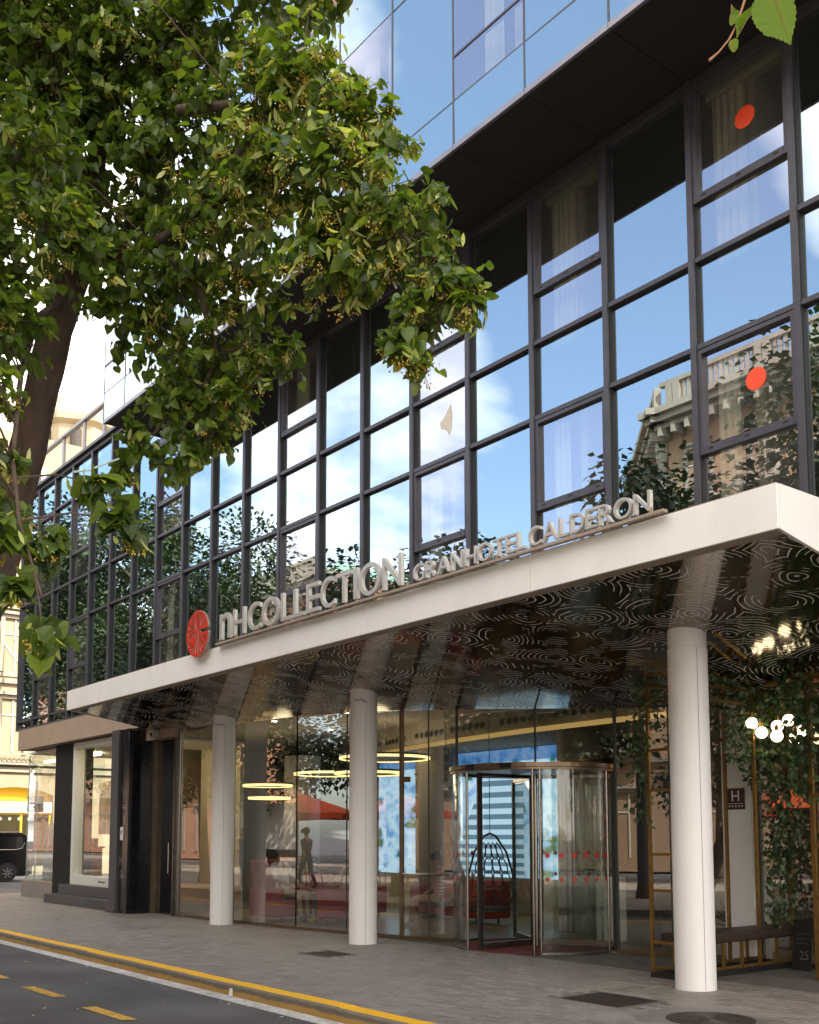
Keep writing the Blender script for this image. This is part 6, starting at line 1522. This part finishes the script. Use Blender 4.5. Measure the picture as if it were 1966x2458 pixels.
hand_leaf(LEAF_A, 9, .22, .6); hand_leaf(LEAF_B, 5, .5, .3, .0015); hand_leaf(LEAF_C, 4, .5, .2, .001); hand_leaf(LEAF_D, 3, .6, .9, .001)
rg = random.Random(4); lf3, lt3 = MB(), []
for i in range(900):
    v = Vector((rg.gauss(0, 1), rg.gauss(0, 1), rg.gauss(0, .7))).normalized() * rg.uniform(.5, 1.5); p = Vector((1.6, 1.6, 6.2)) + v
    add_leaf(lf3, lt3, p, v + Vector((0, 0, -.8)), Vector((0, 0, 1)) + v * .4, rg.uniform(.07, .11), rg.randrange(4), rg.random())
me = lf3.mesh('crown', m_leaf, True); set_tone(me, lt3); link('crown', me, t2, kind='stuff')
MB().tube([(2.0, 2.0, 4.5), (1.8, 1.8, 5.5), (1.6, 1.6, 6.4)], [.10, .07, .03], 8).build('branch', m_bark, t2)
# ------------------------------------------------------------------ lobby seating and people
m_redsofa = mat('red_upholstery', (.26, .022, .02), .75, var=.1, vscale=12, bump=.2, bscale=120)
def sofa(name, label, c, w, d, back, ang):
    t = thing(name, label, 'armchair', (0, 0, 0), local=True)
    bevel(MB().box(-w / 2, w / 2, -d / 2, d / 2, .10, .42).build('seat', m_redsofa, t), .05, 3)
    bevel(MB().hexa([(-w / 2, d / 2 - .16, .42), (w / 2, d / 2 - .16, .42), (w / 2, d / 2, .42), (-w / 2, d / 2, .42), (-w / 2, d / 2 - .04, back), (w / 2, d / 2 - .04, back), (w / 2, d / 2 + .12, back), (-w / 2, d / 2 + .12, back)]).build('backrest', m_redsofa, t), .04, 3)
    for sx in (-1, 1): bevel(MB().box(sx * w / 2 - .06, sx * w / 2 + .06, -d / 2, d / 2 + .05, .10, .62).build('armrest', m_redsofa, t), .04, 3)
    for sx in (-1, 1):
        for sy in (-1, 1): MB().tube([(sx * w * .42, sy * d * .4, 0.002), (sx * w * .42, sy * d * .4, .11)], .02, 8).build('leg', m_blackmetal, t)
    t.location = (c[0], c[1], .002); t.rotation_euler = (0, 0, ang); return t
sofa('red_armchair', 'high-backed dark red armchair just behind the lobby glass', (-16.75, 10.35), .75, .75, 1.12, R(-75 + 180))
sofa('red_armchair', 'low red armchair facing the high-backed one across the side table', (-15.65, 11.0), .75, .75, .78, R(-60))
sofa('red_sofa', 'long low red sofa farther back in the lobby', (-17.2, 12.1), 1.9, .8, .80, R(-10 + 180)); sofa('red_bench_seat', 'red bench seat under the ring lamps', (-14.9, 13.0), 2.2, .6, .75, R(-5))
st_ = thing('side_table', 'small round side table between the red armchairs', 'table', (-16.2, 10.85, 0))
MB().lathe([(.24, .50), (.24, .52)], (-16.2, 10.85), 20).build('table_top', m_blackmetal, st_); MB().tube([(-16.2, 10.85, .01), (-16.2, 10.85, .5)], .02, 8).build('stem', m_blackmetal, st_); MB().lathe([(.16, .002), (.15, .015)], (-16.2, 10.85), 16).build('foot', m_blackmetal, st_)
# hanging basket chairs of black looped cane
def swing(label, c, face):
    t = thing('hanging_chair', label, 'hanging chair', (0, 0, 0), group='black hanging chairs', local=True)
    for s_ in range(2):
        k = MB(); sg_ = -1 if s_ else 1
        k.tube([(sg_ * .10, 0, 1.55), (sg_ * .26, .03, 1.30), (sg_ * .36, .06, .95), (sg_ * .38, -.02, .62), (sg_ * .33, -.25, .42), (sg_ * .15, -.42, .38), (0, -.44, .37)], .018, 7); k.build('hoop', m_blackmetal, t)
    MB().tube([(-.10, 0, 1.55), (0, 0, 1.6), (.10, 0, 1.55)], .018, 7).build('crown_loop', m_blackmetal, t)
    bk = MB()
    def shell(u, v):   # u -1..1 across, v 0..1 from crown to front lip
        w = .10 + .28 * math.sin(min(1, v * 1.25) * 1.57); y = .34 * math.sin(v * 2.6) * (1 - .55 * u * u) - .75 * max(0, v - .62); z = 1.55 - 1.15 * min(1, v * 1.35)
        return Vector((u * w, y, max(.36, z) - (.05 * (1 - u * u) if v > .7 else 0)))
    for r_ in range(6):
        for q in range(4):
            pts = []
            for i in range(9):
                a = i / 8 * 6.283; pts.append(shell(-1 + (q + .5 + .52 * math.cos(a)) / 2, min(1, max(0, .08 + (r_ + .5 + .6 * math.sin(a)) * .15))))
            bk.tube(pts, .011, 5, False)
    bk.build('looped_back', m_blackmetal, t)
    bevel(MB().box(-.30, .30, -.36, .16, .36, .43).build('cushion', mat('dark_cushion', (.03, .03, .03), .9), t), .03, 3)
    MB().tube([(0, 0, 1.6), (0, 0, 3.70)], .006, 5).build('rope', m_blackmetal, t)
    t.location = (*c, 0); t.rotation_euler = (0, 0, face)
swing('black looped hanging chair with the person in stripes sitting in it', (-13.85, 11.85), R(-5)); swing('empty black looped hanging chair seen through the revolving door', (-12.65, 11.75), R(38))
# ---- figures grown on skeletons with a Skin modifier
m_skin = mat('skin', (.42, .24, .16), .55); m_hairb = mat('brown_hair', (.05, .025, .012), .6); m_hairg = mat('grey_hair', (.35, .33, .30), .7)
def stripes(name, c1, c2, f):
    m, nt, N, L, out = nodes_of(name); b = N.new('ShaderNodeBsdfPrincipled'); setin(b, 'Roughness', .85); L.new(b.outputs[0], out.inputs[0])
    t = N.new('ShaderNodeTexCoord'); sp = N.new('ShaderNodeSeparateXYZ'); L.new(t.outputs['Object'], sp.inputs[0])
    mu = N.new('ShaderNodeMath'); mu.operation = 'MULTIPLY'; mu.inputs[1].default_value = f; L.new(sp.outputs['Z'], mu.inputs[0]); fr_ = N.new('ShaderNodeMath'); fr_.operation = 'FRACT'; L.new(mu.outputs[0], fr_.inputs[0])
    g = N.new('ShaderNodeMath'); g.operation = 'GREATER_THAN'; g.inputs[1].default_value = .5; L.new(fr_.outputs[0], g.inputs[0])
    mx = N.new('ShaderNodeMixRGB'); mx.inputs[1].default_value = (*c1, 1); mx.inputs[2].default_value = (*c2, 1); L.new(g.outputs[0], mx.inputs[0]); L.new(mx.outputs[0], b.inputs['Base Color'])
    return m
def person(label, J, loc, rz, top, legs, shoes, hair, short_legs=False, sleeves=True, cap=None, scale=1.0):
    """J: joints in local space, facing -y; the pelvis is the skin root"""
    t = thing('person', label, 'person', (0, 0, 0), local=True)
    V, E, RR, TG = [], [], [], []
    def add(p, r, tg, par=None):
        V.append(tuple(p)); RR.append(r); TG.append(tg)
        if par is not None: E.append((par, len(V) - 1))
        return len(V) - 1
    pel = add(J['pelvis'], .135, 'legs'); sp1 = add(J['waist'], .115, 'top', pel); ch = add(J['chest'], .135, 'top', sp1); nk = add(J['neck'], .055, 'skin', ch)
    hd = Vector(J['head']); nkv = Vector(J['neck']); up = (hd - nkv).normalized(); look = Vector(J.get('look', (0, -1, 0))).normalized()
    h0 = add(nkv.lerp(hd, .55) + look * .015, .068, 'skin', nk); h1 = add(hd, .092, 'skin', h0); add(hd + up * .085, .062, 'skin', h1); add(hd + look * .098 - up * .015, .014, 'skin', h1)
    for s_ in ('l', 'r'):
        sh = add(J['sh_' + s_], .062, 'top', ch); el = add(J['el_' + s_], .044, 'top' if sleeves else 'skin', sh); wr = add(J['wr_' + s_], .029, 'skin', el)
        a = Vector(J['wr_' + s_]); d = (a - Vector(J['el_' + s_])).normalized(); sd = d.cross(Vector((0, 0, 1))); sd = sd.normalized() if sd.length > .1 else Vector((1, 0, 0)); nn = sd.cross(d)
        pa = add(a + d * .05, .030, 'skin', wr)
        for k in range(4):
            o_ = sd * (.027 - .018 * k); f1 = add(a + d * (.095 + .006 * (1 - abs(k - 1.3))) + o_ - nn * .004, .009, 'skin', pa); add(a + d * (.13 + .012 * (1 - abs(k - 1.3))) + o_ * 1.05 - nn * .022, .0075, 'skin', f1)
        f1 = add(a + d * .055 + sd * .05 - nn * .008, .010, 'skin', pa); add(a + d * .085 + sd * .062 - nn * .016, .008, 'skin', f1)
        hp = add(J['hip_' + s_], .098, 'legs', pel); kn = add(J['kn_' + s_], .062, 'legs', hp); tg = 'skin' if short_legs else 'legs'
        cf = add(Vector(J['kn_' + s_]).lerp(Vector(J['an_' + s_]), .35), .055, tg, kn); an = add(J['an_' + s_], .038, tg, cf); to = Vector(J['an_' + s_]) + Vector(J.get('toe_' + s_, (0, -.17, -.05)))
        fm = add(Vector(J['an_' + s_]).lerp(to, .45) + Vector((0, 0, -.02)), .040, 'shoes', an); add(to, .032, 'shoes', fm)
    me = bpy.data.meshes.new('figure_tmp'); me.from_pydata(V, E, []); ob = bpy.data.objects.new('figure_tmp', me); COL.objects.link(ob)
    md = ob.modifiers.new('skin', 'SKIN'); md.use_smooth_shade = True
    for i, sv in enumerate(me.skin_vertices[0].data): sv.radius = (RR[i], RR[i]); sv.use_root = (i == 0)
    s2 = ob.modifiers.new('sub', 'SUBSURF'); s2.levels = 2; s2.render_levels = 2
    bpy.context.view_layer.update(); body = bpy.data.meshes.new_from_object(ob.evaluated_get(bpy.context.evaluated_depsgraph_get())); bpy.data.objects.remove(ob)
    order = ['top', 'legs', 'skin', 'shoes']; body.materials.clear()
    for m in (top, legs, m_skin, shoes): body.materials.append(m)
    seg = [(Vector(V[a]), Vector(V[b_]), TG[b_] if not (TG[b_] in ('top', 'legs') and TG[a] == 'x') else 'top') for a, b_ in E]
    for p in body.polygons:
        c = p.center; best, bt_ = 9, 'top'
        for a, b_, tg in seg:
            ab = b_ - a; u = max(0, min(1, (c - a).dot(ab) / max(1e-9, ab.length_squared))); dd = (c - a - ab * u).length
            if dd < best: best, bt_ = dd, tg
        p.material_index = order.index(bt_); p.use_smooth = True
    o = link('body', body, t)
    hm = MB().sphere((0, 0, 0), (.102, .108, .112), 16, 10); q = Vector((0, 0, 1)).rotation_difference(up)
    hm.v = [tuple(hd + q @ (Vector(v) * 1.0) - look * .022 + up * .03) for v in hm.v if True]
    hm.build('hair', hair, o, True)
    if hair == m_hairb and not cap:
        MB().sphere(tuple(hd - look * .07 - up * .10), (.085, .07, .13), 12, 8).build('hair', hair, o, True)
    for sx in (-1, 1): MB().sphere(tuple(hd + look * .083 + look.cross(up).normalized() * (.033 * sx) + up * .018), .011, 8, 6).build('eye', m_gasket, o, True)
    if cap:
        cpm = MB().sphere(tuple(hd + up * .05 - look * .005), (.108, .112, .085), 16, 8); cpm.tube([hd + up * .04 + look * .08, hd + up * .025 + look * .19], [.07, .05], 10); cpm.build('cap', cap, o, True)
    t.location = loc; t.rotation_euler = (0, 0, rz); t.scale = (scale,) * 3
    return t
def seated(seat=.50, lean_=0.0, leg=0.0, arms='lap', head=(0, 0, 0), feetfwd=.50):
    J = dict(pelvis=(0, 0, seat + .08), waist=(0, .04 + lean_ * .3, seat + .30), chest=(0, .06 + lean_ * .7, seat + .52), neck=(0, .03 + lean_ * .8, seat + .70), head=(0 + head[0], -.01 + lean_ * .8 + head[1], seat + .86 + head[2]), look=(head[0] * 3, -1, -.35))
    for s_, x in (('l', -1), ('r', 1)):
        J['sh_' + s_] = (x * .185, .06 + lean_ * .7, seat + .60)
        if arms == 'lap': J['el_' + s_] = (x * .25, -.02, seat + .34); J['wr_' + s_] = (x * .12, -.26, seat + .24)
        else:
            J['el_' + s_] = (x * .26, -.06, seat + .36); J['wr_' + s_] = (x * .10, -.24, seat + .20) if s_ == 'l' else (x * .09, -.13, seat + .66)
        J['hip_' + s_] = (x * .10, -.04, seat + .07); J['kn_' + s_] = (x * .11, -.46, seat + .06 + leg); J['an_' + s_] = (x * .10, -feetfwd, .09)
    return J
def walking(ph=1):
    J = dict(pelvis=(0, 0, .95), waist=(0, -.01, 1.13), chest=(0, -.02, 1.36), neck=(0, -.02, 1.54), head=(0, -.04, 1.68), look=(0, -1, -.1))
    for s_, x in (('l', -1), ('r', 1)):
        k = x * ph
        J['sh_' + s_] = (x * .19, -.02, 1.43); J['el_' + s_] = (x * .25, .10 * k, 1.17); J['wr_' + s_] = (x * .24, -.02 + .18 * k - .1, .95)
        J['hip_' + s_] = (x * .095, 0, .91); J['kn_' + s_] = (x * .10, -.14 * k - .05, .50); J['an_' + s_] = (x * .10, -.24 * k + .06, .09 if k > 0 else .14)
    return J
m_stripe = stripes('red_white_stripes', (.55, .07, .05), (.6, .5, .44), 16)
m_khaki = mat('khaki_trousers', (.30, .25, .16), .9); m_wshirt = mat('white_shirt', (.66, .64, .62), .85); m_jeans = mat('blue_jeans', (.03, .055, .12), .9); m_yshoe = mat('yellow_shoes', (.45, .32, .03), .6)
m_pink = mat('pale_pink_shirt', (.55, .40, .36), .9); m_navy = mat('navy_tshirt', (.015, .03, .09), .9); m_dkshoe = mat('dark_shoes', (.03, .03, .03), .6); m_wshoe = mat('grey_sneakers', (.4, .4, .42), .6); m_maroon = mat('maroon_shirt', (.12, .02, .02), .9)
person('person in a red and white striped top sitting in a hanging chair', seated(.44, 0, .04, 'face', (-.03, -.05, -.02), .52), (-13.95, 11.75, .002), R(-52), m_stripe, m_skin, m_wshoe, m_hairb, True, False, scale=.92)
person('person in white shirt and khaki trousers seated in the high-backed armchair', seated(.42, .10, .03, 'lap'), (-16.72, 10.38, .002), R(105), m_wshirt, m_khaki, m_dkshoe, m_hairg)
person('person in pale shirt, jeans and yellow shoes in the low red armchair', seated(.42, .12, .03, 'lap', (0, .02, 0)), (-15.68, 10.98, .002), R(-60), m_pink, m_jeans, m_yshoe, m_hairb)
person('person in navy t-shirt walking past on the promenade, mirrored in the left lobby pane', walking(1), (-27.0, 1.6, 0), R(100), m_navy, m_jeans, m_dkshoe, m_hairb, sleeves=False)
person('person in maroon shirt and dark cap walking by the rattan chairs', walking(-1), (-22.4, -1.2, 0), R(-80), m_maroon, m_jeans, m_dkshoe, m_hairb, cap=m_gasket)
# potted plants behind the glass
for i, (x, y) in enumerate(((-10.6, 12.3), (-8.35, 12.1))):
    pt = thing('potted_plant', ['spiky potted plant on a white pedestal behind the revolving door', 'spiky potted plant on the floor beside the white pillar, indoors'][i], 'plant', (x, y, 0))
    h = .95 if i == 0 else .35
    bevel(bxo('pot', x - .16, x + .16, y - .16, y + .16, .002, h, m_white, pt), .01); lf4, t4 = MB(), []
    rg = random.Random(30 + i)
    for k in range(26):
        a = rg.uniform(0, 6.28); l_ = rg.uniform(.25, .5); e_ = rg.uniform(.3, 1.2); d = Vector((math.cos(a) * math.cos(e_), math.sin(a) * math.cos(e_), math.sin(e_))); sd = Vector((-math.sin(a), math.cos(a), 0)) * .018; p0 = Vector((x, y, h)); b = len(lf4.v)
        for q in (p0 - sd, p0 + sd, p0 + d * l_ * .6 + sd * .8, p0 + d * l_ + Vector((0, 0, -.06)), p0 + d * l_ * .6 - sd * .8): lf4.v.append(tuple(q))
        lf4._f(b, b + 1, b + 2, b + 3, b + 4); t4.append(rg.random())
    me = lf4.mesh('blades', m_ivy); set_tone(me, t4); link('blades', me, pt, kind='stuff')

for o in list(bpy.data.objects):
    if '_w' in o: del o['_w']
